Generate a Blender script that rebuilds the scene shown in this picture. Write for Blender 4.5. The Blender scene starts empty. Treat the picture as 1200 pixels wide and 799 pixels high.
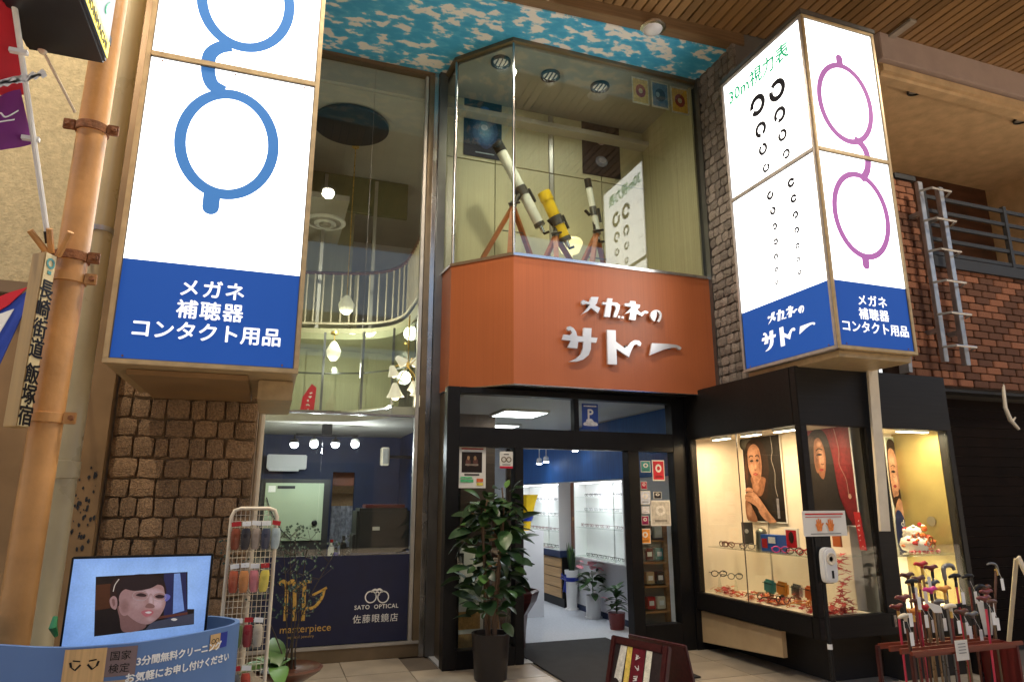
import bpy, bmesh, math, random
from mathutils import Vector, Matrix
random.seed(11)
R = math.radians
SC = bpy.context.scene
COL = SC.collection

# ------------------------------------------------------------------ camera, sky, sun, exposure
CAM_H, F_PX, PITCH, YAW = 1.6, 786.7, R(13.24), R(19.47)
cam = bpy.data.cameras.new('camera'); cam.sensor_width = 36; cam.lens = F_PX / 1200 * 36; cam.clip_end = 300; cam.clip_start = .05
camo = bpy.data.objects.new('camera', cam); COL.objects.link(camo)
camo.location = (0, 0, CAM_H); camo.rotation_euler = (R(90) + PITCH, 0, -YAW)
SC.camera = camo

world = bpy.data.worlds.new('World'); SC.world = world; world.use_nodes = True
wn = world.node_tree.nodes; bg = wn['Background']
sky = wn.new('ShaderNodeTexSky'); sky.sky_type = 'NISHITA'; sky.sun_disc = False
SUN_EL, SUN_AZ = R(62), R(20)
sky.sun_elevation = SUN_EL; sky.sun_rotation = SUN_AZ; sky.air_density = 1.2; sky.dust_density = 7.0
world.node_tree.links.new(sky.outputs[0], bg.inputs[0]); bg.inputs[1].default_value = 0.14
sl = bpy.data.lights.new('sun', 'SUN'); sl.energy = 3.0; sl.angle = R(12); sl.color = (1, .86, .68)
so = bpy.data.objects.new('sun', sl); COL.objects.link(so)
# the sun stands behind the shop (+Y side): direction to the sun
sd = Vector((math.sin(SUN_AZ) * math.cos(SUN_EL), math.cos(SUN_AZ) * math.cos(SUN_EL), math.sin(SUN_EL)))
so.rotation_euler = sd.to_track_quat('Z', 'Y').to_euler(); so.location = (0, -5, 20)

SC.view_settings.view_transform = 'Standard'; SC.view_settings.look = 'None'
SC.view_settings.exposure = 1.38; SC.view_settings.gamma = 1.0; SC.view_settings.use_curve_mapping = False
SC.render.engine = 'CYCLES'
SC.cycles.use_denoising = True
SC.cycles.max_bounces = 10; SC.cycles.transparent_max_bounces = 24; SC.cycles.glossy_bounces = 5
SC.cycles.sample_clamp_indirect = 6

# ------------------------------------------------------------------ measuring: a photo point on a known plane of the place
_fw = Vector((math.sin(YAW) * math.cos(PITCH), math.cos(YAW) * math.cos(PITCH), math.sin(PITCH)))
_rt = Vector((math.cos(YAW), -math.sin(YAW), 0)); _up = _rt.cross(_fw); _C = Vector((0, 0, CAM_H))
def at(x, y, X=None, Y=None, Z=None):
    d = _fw * F_PX + _rt * (x - 600) - _up * (y - 399.5)
    t = (X - _C.x) / d.x if X is not None else ((Y - _C.y) / d.y if Y is not None else (Z - _C.z) / d.z)
    return _C + d * t

# ------------------------------------------------------------------ materials
MATS = {}
def M(name, c=(.5, .5, .5), rough=.5, metal=0., nz=None, bump=None, emit=0., rnd=0., spec=.5, streak=None, ecol=None):
    """procedural material. nz=(scale, amount) mottles the colour, rnd varies it object by object, bump=(scale, strength),
    streak=(sx,sy,sz,amount) stretched grain"""
    if name in MATS: return MATS[name]
    m = bpy.data.materials.new(name); m.use_nodes = True; MATS[name] = m
    nt = m.node_tree; N = nt.nodes; L = nt.links; b = N['Principled BSDF']
    b.inputs['Base Color'].default_value = (*c, 1); b.inputs['Roughness'].default_value = rough
    b.inputs['Metallic'].default_value = metal; b.inputs['Specular IOR Level'].default_value = spec
    tc = N.new('ShaderNodeTexCoord'); val = None
    def add(sock, amt):
        nonlocal val
        mr = N.new('ShaderNodeMapRange'); mr.inputs[1].default_value = .25; mr.inputs[2].default_value = .75
        mr.inputs[3].default_value = 1 - amt; mr.inputs[4].default_value = 1 + amt * .6; L.new(sock, mr.inputs[0])
        if val is None: val = mr.outputs[0]
        else:
            k = N.new('ShaderNodeMath'); k.operation = 'MULTIPLY'; L.new(val, k.inputs[0]); L.new(mr.outputs[0], k.inputs[1]); val = k.outputs[0]
    if nz is None and streak is None and rnd == 0 and emit == 0: nz = (6, .12)
    if nz:
        n = N.new('ShaderNodeTexNoise'); n.inputs['Scale'].default_value = nz[0]; n.inputs['Detail'].default_value = 6
        L.new(tc.outputs['Object'], n.inputs['Vector']); add(n.outputs[0], nz[1])
        rr = N.new('ShaderNodeMapRange'); rr.inputs[3].default_value = max(0, rough - .1); rr.inputs[4].default_value = min(1, rough + .1)
        L.new(n.outputs[0], rr.inputs[0]); L.new(rr.outputs[0], b.inputs['Roughness'])
    if streak:
        mp = N.new('ShaderNodeMapping'); mp.inputs['Scale'].default_value = streak[:3]; L.new(tc.outputs['Object'], mp.inputs[0])
        n = N.new('ShaderNodeTexNoise'); n.inputs['Scale'].default_value = 1; n.inputs['Detail'].default_value = 5
        L.new(mp.outputs[0], n.inputs['Vector']); add(n.outputs[0], streak[3])
    if rnd:
        oi = N.new('ShaderNodeObjectInfo'); add(oi.outputs['Random'], rnd)
    if val is not None:
        mx = N.new('ShaderNodeVectorMath'); mx.operation = 'SCALE'; mx.inputs[0].default_value = c
        L.new(val, mx.inputs['Scale']); L.new(mx.outputs[0], b.inputs['Base Color'])
    if bump:
        n = N.new('ShaderNodeTexNoise'); n.inputs['Scale'].default_value = bump[0]; n.inputs['Detail'].default_value = 8
        L.new(tc.outputs['Object'], n.inputs['Vector'])
        bp = N.new('ShaderNodeBump'); bp.inputs['Strength'].default_value = bump[1]; bp.inputs['Distance'].default_value = .02 if bump[1] > .85 else .01
        L.new(n.outputs[0], bp.inputs['Height']); L.new(bp.outputs[0], b.inputs['Normal'])
    if emit:
        b.inputs['Emission Color'].default_value = (*(ecol or c), 1); b.inputs['Emission Strength'].default_value = emit
    return m

def glass_mat(name, tint=(.93, .96, .94), ior=1.5, rough=0., gain=1.):
    m = bpy.data.materials.new(name); m.use_nodes = True; MATS[name] = m
    nt = m.node_tree; N = nt.nodes; L = nt.links; N.remove(N['Principled BSDF'])
    lw = N.new('ShaderNodeLayerWeight'); lw.inputs[0].default_value = .5        # facing = 1 - |cos|, the same from both sides
    pw = N.new('ShaderNodeMath'); pw.operation = 'POWER'; pw.inputs[1].default_value = 5; L.new(lw.outputs['Facing'], pw.inputs[0])
    f0 = ((ior - 1) / (ior + 1)) ** 2
    mu = N.new('ShaderNodeMath'); mu.operation = 'MULTIPLY_ADD'; mu.inputs[1].default_value = (1 - f0) * gain; mu.inputs[2].default_value = f0 * gain; mu.use_clamp = True
    L.new(pw.outputs[0], mu.inputs[0])
    t = N.new('ShaderNodeBsdfTransparent'); t.inputs[0].default_value = (*tint, 1)
    g = N.new('ShaderNodeBsdfGlossy'); g.inputs['Roughness'].default_value = rough
    mx = N.new('ShaderNodeMixShader'); L.new(mu.outputs[0], mx.inputs[0]); L.new(t.outputs[0], mx.inputs[1]); L.new(g.outputs[0], mx.inputs[2])
    L.new(mx.outputs[0], N['Material Output'].inputs[0]); return m
glass_mat('glass'); glass_mat('bay_glass', (.9, .94, .91), 1.8); glass_mat('bag', (.95, .95, .95), 1.4, .15)

def attr_mat(name, emit):
    m = bpy.data.materials.new(name); m.use_nodes = True; MATS[name] = m
    N = m.node_tree.nodes; L = m.node_tree.links; b = N['Principled BSDF']
    a = N.new('ShaderNodeAttribute'); a.attribute_name = 'ink'
    # print grain: fine and coarse mottling of the ink, as in a photographic print
    tc = N.new('ShaderNodeTexCoord'); col = a.outputs[0]
    for sc_, amt in (((9, .1), (120, .07)) if emit else ((26, .22), (160, .16))):
        n = N.new('ShaderNodeTexNoise'); n.inputs['Scale'].default_value = sc_; n.inputs['Detail'].default_value = 4; L.new(tc.outputs['Object'], n.inputs['Vector'])
        mr = N.new('ShaderNodeMapRange'); mr.inputs[1].default_value = .3; mr.inputs[2].default_value = .7; mr.inputs[3].default_value = 1 - amt; mr.inputs[4].default_value = 1 + amt; L.new(n.outputs[0], mr.inputs[0])
        vm = N.new('ShaderNodeVectorMath'); vm.operation = 'SCALE'; L.new(col, vm.inputs[0]); L.new(mr.outputs[0], vm.inputs['Scale']); col = vm.outputs[0]
    L.new(col, b.inputs['Base Color']); b.inputs['Roughness'].default_value = .5; b.inputs['Specular IOR Level'].default_value = .25
    if emit:
        L.new(col, b.inputs['Emission Color']); b.inputs['Emission Strength'].default_value = emit
    return m
attr_mat('print', 0); attr_mat('screen', .26); attr_mat('litprint', 1.25)

# colours of the place
M('tile', (.42, .36, .28), .32, nz=(3.5, .3), rnd=.1, bump=(60, .05)); M('mortar', (.16, .13, .1), .9)
M('bounce_paving', (.42, .36, .28), .8, nz=(8, .2))  # unseen street paving, made pale and warm to bounce light onto the facade
M('black', (.009, .009, .01), .35, spec=.25); M('blackmatt', (.02, .02, .021), .6); M('rubber', (.015, .015, .016), .9, bump=(200, .3))
M('blackwood', (.011, .0095, .009), .45, streak=(2, 40, 40, .4), spec=.28)
M('steel', (.5, .5, .5), .25, 1., nz=(4, .15)); M('chrome', (.75, .75, .76), .18, 1., nz=(5, .1)); M('darksteel', (.16, .16, .16), .35, .8)
M('bronze', (.22, .17, .11), .35, .7, nz=(5, .2)); M('alu', (.5, .48, .44), .38, .6, nz=(7, .15))
M('white', (.78, .78, .76), .45, nz=(3, .05)); M('ivory', (.66, .58, .44), .45, nz=(8, .12)); M('cream', (.5, .47, .31), .55, streak=(60, 60, 1, .1))
M('cream2', (.55, .5, .33), .6, streak=(160, 160, .6, .3)); M('greyceil', (.42, .4, .35), .7, nz=(3, .08)); M('whitewall', (.7, .7, .72), .6, nz=(4, .05))
M('navy', (.008, .012, .05), .4, nz=(4, .2)); M('navywall', (.012, .025, .08), .6, nz=(6, .2)); M('bluewall', (.015, .11, .38), .55, streak=(50, 50, 2, .3))
M('terracotta', (.46, .135, .05), .36, streak=(180, 180, .5, .14), nz=(.9, .1)); M('wood', (.42, .2, .07), .45, streak=(3, 40, 40, .35))
M('slat', (.29, .17, .075), .32, streak=(30, 1.2, 30, .3), rnd=.22); M('slatback', (.03, .02, .012), .8)
M('drawerwood', (.46, .28, .12), .5, streak=(40, 2, 40, .25), rnd=.1); M('redwood', (.055, .01, .01), .3, streak=(3, 40, 40, .35)); M('brownwood', (.10, .035, .018), .3, streak=(30, 3, 30, .3))
M('signframe', (.5, .37, .2), .45, .25, nz=(14, .22), bump=(40, .1)); M('signframe2', (.42, .38, .36), .4, .4, nz=(14, .2))
M('lit_white', (.9, .9, .88), .65, spec=.15, emit=1.4, ecol=(1, .985, .95)); M('lit_text', (.8, .8, .8), .65, spec=.15, emit=.42); M('lit_blue', (.01, .05, .22), .65, spec=.15, emit=.22, ecol=(.022, .095, .42))
M('lit_ring', (.03, .1, .26), .65, spec=.15, emit=.2, ecol=(.08, .29, .72)); M('lit_violet', (.2, .06, .2), .65, spec=.15, emit=.23, ecol=(.55, .2, .53))
M('lit_green', (.03, .4, .2), .65, spec=.15, emit=.25, ecol=(.04, .45, .22)); M('lit_ink', (.01, .01, .02), .65, spec=.15); M('lit_grey', (.2, .2, .25), .65, spec=.15, emit=.15)
M('lamp', (1, .95, .85), .3, emit=14, ecol=(1, .93, .8)); M('lampcool', (1, 1, 1), .3, emit=9, ecol=(.93, .97, 1)); M('lampwarm', (1, .8, .5), .3, emit=6, ecol=(1, .78, .42))
M('stone', (.36, .22, .112), .85, nz=(9, .5), rnd=.16, bump=(12, 1.0)); M('stonegrey', (.23, .2, .18), .7, nz=(9, .5), rnd=.25, bump=(10, .9)); M('stonejoint', (.26, .175, .1), .95, nz=(20, .3))
M('brick', (.25, .095, .045), .85, nz=(14, .55), rnd=.5, bump=(50, .7)); M('brickjoint', (.05, .03, .022), .95)
M('stucco', (.56, .46, .27), .9, nz=(30, .25), bump=(70, .8)); M('stuccowarm', (.6, .43, .25), .9, nz=(5, .22), bump=(35, .5)); M('tanpanel', (.33, .2, .09), .4, .2, nz=(2.5, .3))
M('mauve', (.45, .36, .33), .7, nz=(5, .1)); M('pole', (.56, .28, .09), .42, nz=(5, .3), streak=(14, 14, 1.5, .12), bump=(30, .25)); M('rust', (.24, .09, .03), .8, nz=(25, .5), bump=(60, .6))
M('pipe', (.5, .42, .25), .3, nz=(4, .14)); M('galv', (.42, .42, .42), .35, .7, nz=(12, .25))
M('counter', (.1, .2, .42), .45, nz=(3, .06)); M('gold', (.75, .5, .14), .3, .8, nz=(30, .3)); M('whiteink', (.85, .85, .82), .5); M('goldpanel', (.62, .42, .2), .35, .4, streak=(80, 2, 2, .2))
M('leaf', (.035, .09, .022), .38, nz=(7, .35), rnd=.5); M('leafdark', (.02, .05, .018), .35, rnd=.3); M('leaflight', (.09, .2, .04), .4, rnd=.3); M('bark', (.16, .1, .06), .8); M('twig', (.06, .045, .03), .8)
M('potblack', (.016, .012, .012), .4); M('soil', (.03, .02, .014), .95); M('petal', (.75, .28, .33), .4, rnd=.2); M('petalwhite', (.8, .75, .72), .5, rnd=.1)
M('greenboard', (.36, .43, .29), .45, nz=(2, .06)); M('ribbon', (.01, .03, .3), .35); M('yellowtube', (.85, .56, .02), .3); M('telewhite', (.78, .78, .74), .25); M('tripodwood', (.36, .1, .02), .4, streak=(3, 3, 40, .25))
M('red', (.45, .015, .02), .45); M('orange', (.7, .16, .03), .5, rnd=.3); M('pink', (.75, .2, .25), .45); M('flagred', (.55, .01, .025), .7, nz=(10, .15)); M('flagpurple', (.16, .015, .18), .7, nz=(10, .15)); M('flagblue', (.02, .06, .4), .7)
M('skin', (.55, .33, .22), .5); M('paper', (.75, .73, .66), .6, nz=(4, .05)); M('kraft', (.5, .36, .2), .6)
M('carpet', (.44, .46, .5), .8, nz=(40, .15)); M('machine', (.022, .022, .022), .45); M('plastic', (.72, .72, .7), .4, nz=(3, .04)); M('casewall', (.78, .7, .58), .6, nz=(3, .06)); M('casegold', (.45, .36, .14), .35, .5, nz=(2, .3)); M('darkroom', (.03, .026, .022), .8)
M('magenta', (.6, .03, .22), .4); M('maroon', (.14, .02, .018), .3); M('amber', (.65, .25, .03), .4); M('teal', (.05, .25, .24), .5); M('canegrey', (.2, .2, .2), .3, .6); M('canebronze', (.3, .2, .11), .3, .6); M('canepink', (.55, .04, .08), .35)

# ------------------------------------------------------------------ geometry helpers
def mat_of(m): return MATS[m] if isinstance(m, str) else m
def org(p):
    v = Vector((0, 0, 0))
    while p is not None: v += p.location; p = p.parent
    return v
class MB:
    def __init__(s): s.v = []; s.f = []
    def add(s, vs, fs):
        o = len(s.v); s.v += [Vector(v) for v in vs]; s.f += [tuple(i + o for i in f) for f in fs]; return s
    def box(s, a, b):
        x0, x1 = sorted((a[0], b[0])); y0, y1 = sorted((a[1], b[1])); z0, z1 = sorted((a[2], b[2]))
        return s.add([(x0,y0,z0),(x1,y0,z0),(x1,y1,z0),(x0,y1,z0),(x0,y0,z1),(x1,y0,z1),(x1,y1,z1),(x0,y1,z1)],
                     [(0,3,2,1),(4,5,6,7),(0,1,5,4),(1,2,6,5),(2,3,7,6),(3,0,4,7)])
    def bar(s, p, q, w, h=None, up=(0, 0, 1)):
        p, q = Vector(p), Vector(q); d = (q - p).normalized(); u = Vector(up)
        if abs(d.dot(u)) > .98: u = Vector((1, 0, 0))
        a = d.cross(u).normalized() * w / 2; b = a.cross(d).normalized() * (h or w) / 2
        return s.add([p-a-b,p+a-b,p+a+b,p-a+b,q-a-b,q+a-b,q+a+b,q-a+b], [(0,3,2,1),(4,5,6,7),(0,1,5,4),(1,2,6,5),(2,3,7,6),(3,0,4,7)])
    def prism(s, pts, ext):
        pts = [Vector(p) for p in pts]; e = Vector(ext); n = len(pts)
        return s.add(pts + [p + e for p in pts], [tuple(range(n))[::-1], tuple(range(n, 2*n))] + [(i, (i+1) % n, n + (i+1) % n, n + i) for i in range(n)])
    def plan(s, pts, z0, z1): return s.prism([(p[0], p[1], z0) for p in pts], (0, 0, z1 - z0))
    def tube(s, pts, r, n=8, caps=True, closed=False):
        pts = [Vector(p) for p in pts]; m = len(pts); rs = r if isinstance(r, (list, tuple)) else [r] * m
        o = len(s.v); ref = None
        for i, p in enumerate(pts):
            if closed: d = pts[(i+1) % m] - pts[i-1]
            else: d = pts[min(i+1, m-1)] - pts[max(i-1, 0)]
            if d.length < 1e-9: d = Vector((0, 0, 1))
            d.normalize()
            if ref is None: ref = Vector((0, 0, 1)) if abs(d.z) < .9 else Vector((1, 0, 0))
            a = d.cross(ref).normalized(); b = a.cross(d).normalized(); ref = b
            for k in range(n):
                t = 2 * math.pi * k / n; s.v.append(p + (a * math.cos(t) + b * math.sin(t)) * rs[i])
        for i in range(m if closed else m - 1):
            for k in range(n):
                j = (i+1) % m
                s.f.append((o+i*n+k, o+i*n+(k+1) % n, o+j*n+(k+1) % n, o+j*n+k))
        if caps and not closed:
            s.f.append(tuple(o+k for k in range(n))[::-1]); s.f.append(tuple(o+(m-1)*n+k for k in range(n)))
        return s
    def lathe(s, c, prof, n=20, axis=(0, 0, 1)):
        c = Vector(c); ax = Vector(axis).normalized(); ref = Vector((1, 0, 0)) if abs(ax.x) < .9 else Vector((0, 1, 0))
        a = ax.cross(ref).normalized(); b = ax.cross(a); o = len(s.v); m = len(prof)
        for r, h in prof:
            for k in range(n):
                t = 2 * math.pi * k / n; s.v.append(c + ax * h + (a * math.cos(t) + b * math.sin(t)) * max(r, 1e-4))
        for i in range(m - 1):
            for k in range(n): s.f.append((o+i*n+k, o+i*n+(k+1) % n, o+(i+1)*n+(k+1) % n, o+(i+1)*n+k))
        s.f.append(tuple(o+k for k in range(n))[::-1]); s.f.append(tuple(o+(m-1)*n+k for k in range(n)))
        return s
    def ball(s, c, r, n=12, sq=(1, 1, 1)):
        m = n // 2; prof = [(math.sin(math.pi*i/m), -math.cos(math.pi*i/m)) for i in range(m+1)]; o = len(s.v)
        s.lathe((0, 0, 0), [(q[0]*r, q[1]*r) for q in prof], n)
        for i in range(o, len(s.v)):
            v = s.v[i]; s.v[i] = Vector((v.x*sq[0], v.y*sq[1], v.z*sq[2])) + Vector(c)
        return s
    def build(s, name, mat, parent=None, bevel=0., smooth=False, label=None, seg=2):
        o0 = org(parent); me = bpy.data.meshes.new(name)
        bm = bmesh.new(); vs = [bm.verts.new(v - o0) for v in s.v]
        for f in s.f:
            try: bm.faces.new([vs[i] for i in f])
            except ValueError: pass
        if smooth: bmesh.ops.remove_doubles(bm, verts=bm.verts, dist=1e-5)
        bmesh.ops.recalc_face_normals(bm, faces=bm.faces)
        if bevel:
            es = [e for e in bm.edges if len(e.link_faces) == 2 and e.calc_face_angle(0) > .6]
            bmesh.ops.bevel(bm, geom=es, offset=bevel, segments=seg, affect='EDGES', clamp_overlap=True)
        if smooth:
            for f in bm.faces: f.smooth = True
            for e in bm.edges:
                if len(e.link_faces) == 2 and e.calc_face_angle(0) > .75: e.smooth = False
        bm.to_mesh(me); bm.free()
        me.materials.append(mat_of(mat)); ob = bpy.data.objects.new(name, me); COL.objects.link(ob); ob.parent = parent
        if label: ob['label'] = label
        return ob
def tag(o, label, cat, group=None):
    o['label'] = label; o['category'] = cat; o['kind'] = 'thing'
    if group: o['group'] = group
    return o
def T(name, label, cat, loc=(0, 0, 0), group=None):
    o = bpy.data.objects.new(name, None); COL.objects.link(o); o.location = loc; o.empty_display_size = .1
    return tag(o, label, cat, group)
def struct(o): o['kind'] = 'structure'; return o
def inst(name, me, parent, loc, rot=(0, 0, 0), scale=(1, 1, 1)):
    o = bpy.data.objects.new(name, me); COL.objects.link(o); o.parent = parent
    o.location = Vector(loc) - org(parent); o.rotation_euler = rot; o.scale = scale; return o
def bx(name, a, b, mat, parent=None, bevel=.004): return MB().box(a, b).build(name, mat, parent, bevel)
def cr(pts, n=6, closed=True):
    P = [Vector((*p, 0)) if len(p) == 2 else Vector(p) for p in pts]; m = len(P); out = []
    for i in range(m if closed else m - 1):
        if closed: a, b, c, d = P[i-1], P[i], P[(i+1) % m], P[(i+2) % m]
        else: a, b, c, d = P[max(i-1, 0)], P[i], P[i+1], P[min(i+2, m-1)]
        for k in range(n):
            t = k / n
            out.append(.5 * ((2*b) + (c-a)*t + (2*a-5*b+4*c-d)*t*t + (3*b-a-3*c+d)*t**3))
    if not closed: out.append(P[-1])
    return out
class Fr:
    """a flat frame on a real surface: origin O, right U, up V; pt(u,v,n) in metres"""
    def __init__(s, O, U=(1, 0, 0), V=(0, 0, 1)):
        s.O, s.U, s.V = Vector(O), Vector(U).normalized(), Vector(V).normalized(); s.N = s.U.cross(s.V)
    def pt(s, u, v, n=0.): return s.O + s.U * u + s.V * v + s.N * n
    def uv(s, p): d = Vector(p) - s.O; return (d.dot(s.U), d.dot(s.V))
def art(name, fr, shapes, parent, mat='print', off=.002, step=.0006, sx=1., sy=1.):
    """flat print: layered ink shapes (colour, [(u,v)..][, centre colour]) each a hair above the last"""
    o0 = org(parent); me = bpy.data.meshes.new(name); vs = []; fs = []; cols = []
    for i, sh in enumerate(shapes):
        c, pts = sh[0], sh[1]; o = len(vs); q = len(pts); vs += [fr.pt(p[0]*sx, p[1]*sy, off + step*i) - o0 for p in pts]
        if len(sh) == 2: fs.append(tuple(range(o, len(vs)))); cols.append([c]*q)
        else:                                       # blended ink: a middle ring and a centre carry the second colour
            g = (sum(p[0] for p in pts)/q, sum(p[1] for p in pts)/q); c2 = sh[2]; cm = tuple(x*.25 + y*.75 for x, y in zip(c, c2))
            vs += [fr.pt((p[0]*.55 + g[0]*.45)*sx, (p[1]*.55 + g[1]*.45)*sy, off + step*i) - o0 for p in pts]; vs.append(fr.pt(g[0]*sx, g[1]*sy, off + step*i) - o0)
            for k in range(q):
                k2 = (k+1) % q; fs.append((o+k, o+k2, o+q+k2, o+q+k)); cols.append([c, c, cm, cm]); fs.append((o+q+k, o+q+k2, o+2*q)); cols.append([cm, cm, c2])
    me.from_pydata(vs, [], fs); ca = me.color_attributes.new('ink', 'FLOAT_COLOR', 'CORNER')
    for p, cc in zip(me.polygons, cols):
        for li, c in zip(p.loop_indices, cc): ca.data[li].color = (*c, 1)
    me.materials.append(MATS[mat]); ob = bpy.data.objects.new(name, me); COL.objects.link(ob); ob.parent = parent; return ob
def ell(cx, cy, rx, ry, n=24, rot=0):
    c, s_ = math.cos(rot), math.sin(rot)
    return [(cx + rx*math.cos(t)*c - ry*math.sin(t)*s_, cy + rx*math.cos(t)*s_ + ry*math.sin(t)*c) for t in [2*math.pi*k/n for k in range(n)]]
def rc(x0, y0, x1, y1): return [(x0, y0), (x1, y0), (x1, y1), (x0, y1)]
def stroke(pts, w):
    P = [Vector((*p[:2], 0)) for p in pts]; l = []; r = []
    for i, p in enumerate(P):
        d = (P[min(i+1, len(P)-1)] - P[max(i-1, 0)]).normalized(); n = Vector((-d.y, d.x, 0)) * ((w[i] if isinstance(w, list) else w) / 2)
        l.append(p + n); r.append(p - n)
    return [(q.x, q.y) for q in l + r[::-1]]
def text(body, fr, u, v, size, mat, parent, name='lettering', ext=.0005, bold=0., align='LEFT', sx=1., space=1., n=.003, wrap=None):
    cu = bpy.data.curves.new('t', 'FONT'); cu.body = body; cu.size = size; cu.resolution_u = 3; cu.extrude = ext
    cu.align_x = align; cu.space_character = space; tmp = bpy.data.objects.new('t', cu)
    me = bpy.data.meshes.new_from_object(tmp); o0 = org(parent); vs = []; fs = []
    for k, (du, dv) in enumerate(((0, 0), (-1, 0), (1, 0), (0, 1), (0, -1)) if bold else ((0, 0),)):   # heavier strokes: copies a hair apart
        o = len(vs)
        for w in me.vertices:
            a, b, c = u + w.co.x * sx + du*bold, v + w.co.y + dv*bold, n + w.co.z + .0004*k
            vs.append((wrap(a, b, c) if wrap else fr.pt(a, b, c)) - o0)
        fs += [tuple(i + o for i in p.vertices) for p in me.polygons]
    bpy.data.objects.remove(tmp); bpy.data.curves.remove(cu); bpy.data.meshes.remove(me)
    me = bpy.data.meshes.new(name); me.from_pydata(vs, [], fs); me.materials.append(mat_of(mat))
    ob = bpy.data.objects.new(name, me); COL.objects.link(ob); ob.parent = parent; return ob
def solid(name, fr, pts, mat, parent, n0=0., n1=.01, bevel=0.):
    return MB().prism([fr.pt(p[0], p[1], n0) for p in pts], fr.N * (n1 - n0)).build(name, mat, parent, bevel)
def annulus(name, fr, c, ro, ri, mat, parent, n0=.002, n1=.004, a0=0, a1=2*math.pi, k=40):
    m = MB(); full = abs(a1 - a0) > 6.28; n = k
    pts = [a0 + (a1-a0)*i/n for i in range(n + (0 if full else 1))]; o = []
    for h in (n0, n1):
        for r in (ro, ri): o.append([fr.pt(c[0] + r[0]*math.cos(t), c[1] + r[1]*math.sin(t), h) for t in pts])
    q = len(pts); m.v = [p for row in o for p in row]
    for i in range(q if full else q - 1):
        j = (i+1) % q
        m.f += [(2*q+i, 2*q+j, 3*q+j, 3*q+i), (i, j, 2*q+j, 2*q+i), (q+i, q+j, 3*q+j, 3*q+i)]
    if not full: m.f += [(0, q, 3*q, 2*q), (q-1, 2*q-1, 4*q-1, 3*q-1)]
    return m.build(name, mat, parent)
def area(name, loc, target, sx, sy, energy, color=(1, 1, 1), spread=180):
    l = bpy.data.lights.new(name, 'AREA'); l.shape = 'RECTANGLE'; l.size = sx; l.size_y = sy; l.energy = energy; l.color = color; l.spread = R(spread)
    o = bpy.data.objects.new(name, l); COL.objects.link(o); o.location = loc
    o.rotation_euler = (Vector(loc) - Vector(target)).to_track_quat('Z', 'Y').to_euler(); return o
def spot(name, loc, target, energy, color, deg=60, r=.05, blend=.6):
    l = bpy.data.lights.new(name, 'SPOT'); l.energy = energy; l.color = color; l.spot_size = R(deg); l.spot_blend = blend; l.shadow_soft_size = r
    o = bpy.data.objects.new(name, l); COL.objects.link(o); o.location = loc
    o.rotation_euler = (Vector(loc) - Vector(target)).to_track_quat('Z', 'Y').to_euler(); return o
def point(name, loc, energy, color, r=.06):
    l = bpy.data.lights.new(name, 'POINT'); l.energy = energy; l.color = color; l.shadow_soft_size = r
    o = bpy.data.objects.new(name, l); COL.objects.link(o); o.location = loc; return o
# ------------------------------------------------------------------ planes of the place (metres)
YB, YG, YD = 6.5, 7.53, 6.85          # bay front, glazing, entrance
XP = 4.85                             # side of the right pillar
ZC, ZS0, ZS1 = 6.9, 2.77, 4.18        # cloud soffit, sign board bottom and top
BAY = [(XP, YB), (2.317, YB), (1.77, 7.09), (1.74, 7.5)]

# ------------------------------------------------------------------ ground and paving
g = struct(MB().box((-40, -40, -.3), (40, 40, -.012)).build('ground', 'mortar'))
tm = MB().box((-.297, -.297, -.02), (.297, .297, 0)).build('tile', 'tile', None, .003).data
bpy.data.objects.remove(bpy.data.objects['tile'])
for i in range(15):
    for j in range(9):
        x, y = -1.9 + .6*i, 3.0 + .6*j
        if y > YD - .1 and x > 1.5: continue
        inst('tile', tm, g, (x, y, random.uniform(-.001, .001)))
st = struct(MB().box((-40, -40, -.02), (40, 2.68, -.006)).build('road', 'bounce_paving'))

op = struct(MB().box((-30, -9.2, 0), (30, -9, 6.5)).build('wall_opposite', M('oppwall', (.2, .15, .11), .7, nz=(1, .3))))
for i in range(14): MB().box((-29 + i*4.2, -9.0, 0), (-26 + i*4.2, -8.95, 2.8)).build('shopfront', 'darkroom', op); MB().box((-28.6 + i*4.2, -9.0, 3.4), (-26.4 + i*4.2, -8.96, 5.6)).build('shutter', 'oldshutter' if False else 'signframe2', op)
struct(MB().box((-30, -9, 6.9), (30, -5.2, 7.1)).build('ceiling_opposite', 'slatback'))

# ------------------------------------------------------------------ arcade ceiling: timber slats, trim, clouded soffit
ce = struct(MB().box((-5, .6, 7.13), (11.5, 6.2, 7.2)).build('ceiling', 'slatback'))
sm = MB().box((-.05, -2.65, -.02), (.05, 2.65, .02)).build('slat', 'slat', None, .004).data
bpy.data.objects.remove(bpy.data.objects['slat'])
for i in range(126):
    x = -4.6 + .12*i
    inst('slat', sm, ce, (x, 3.3 - .045*x, 7.09 + random.uniform(-.003, .003)))
sun_block_roof = struct(MB().box((-7, .6, 7.3), (12, 15.5, 7.5)).build('sun_block_roof', 'blackmatt'))  # unseen slab laid over shop and canopy to block the sun
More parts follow.
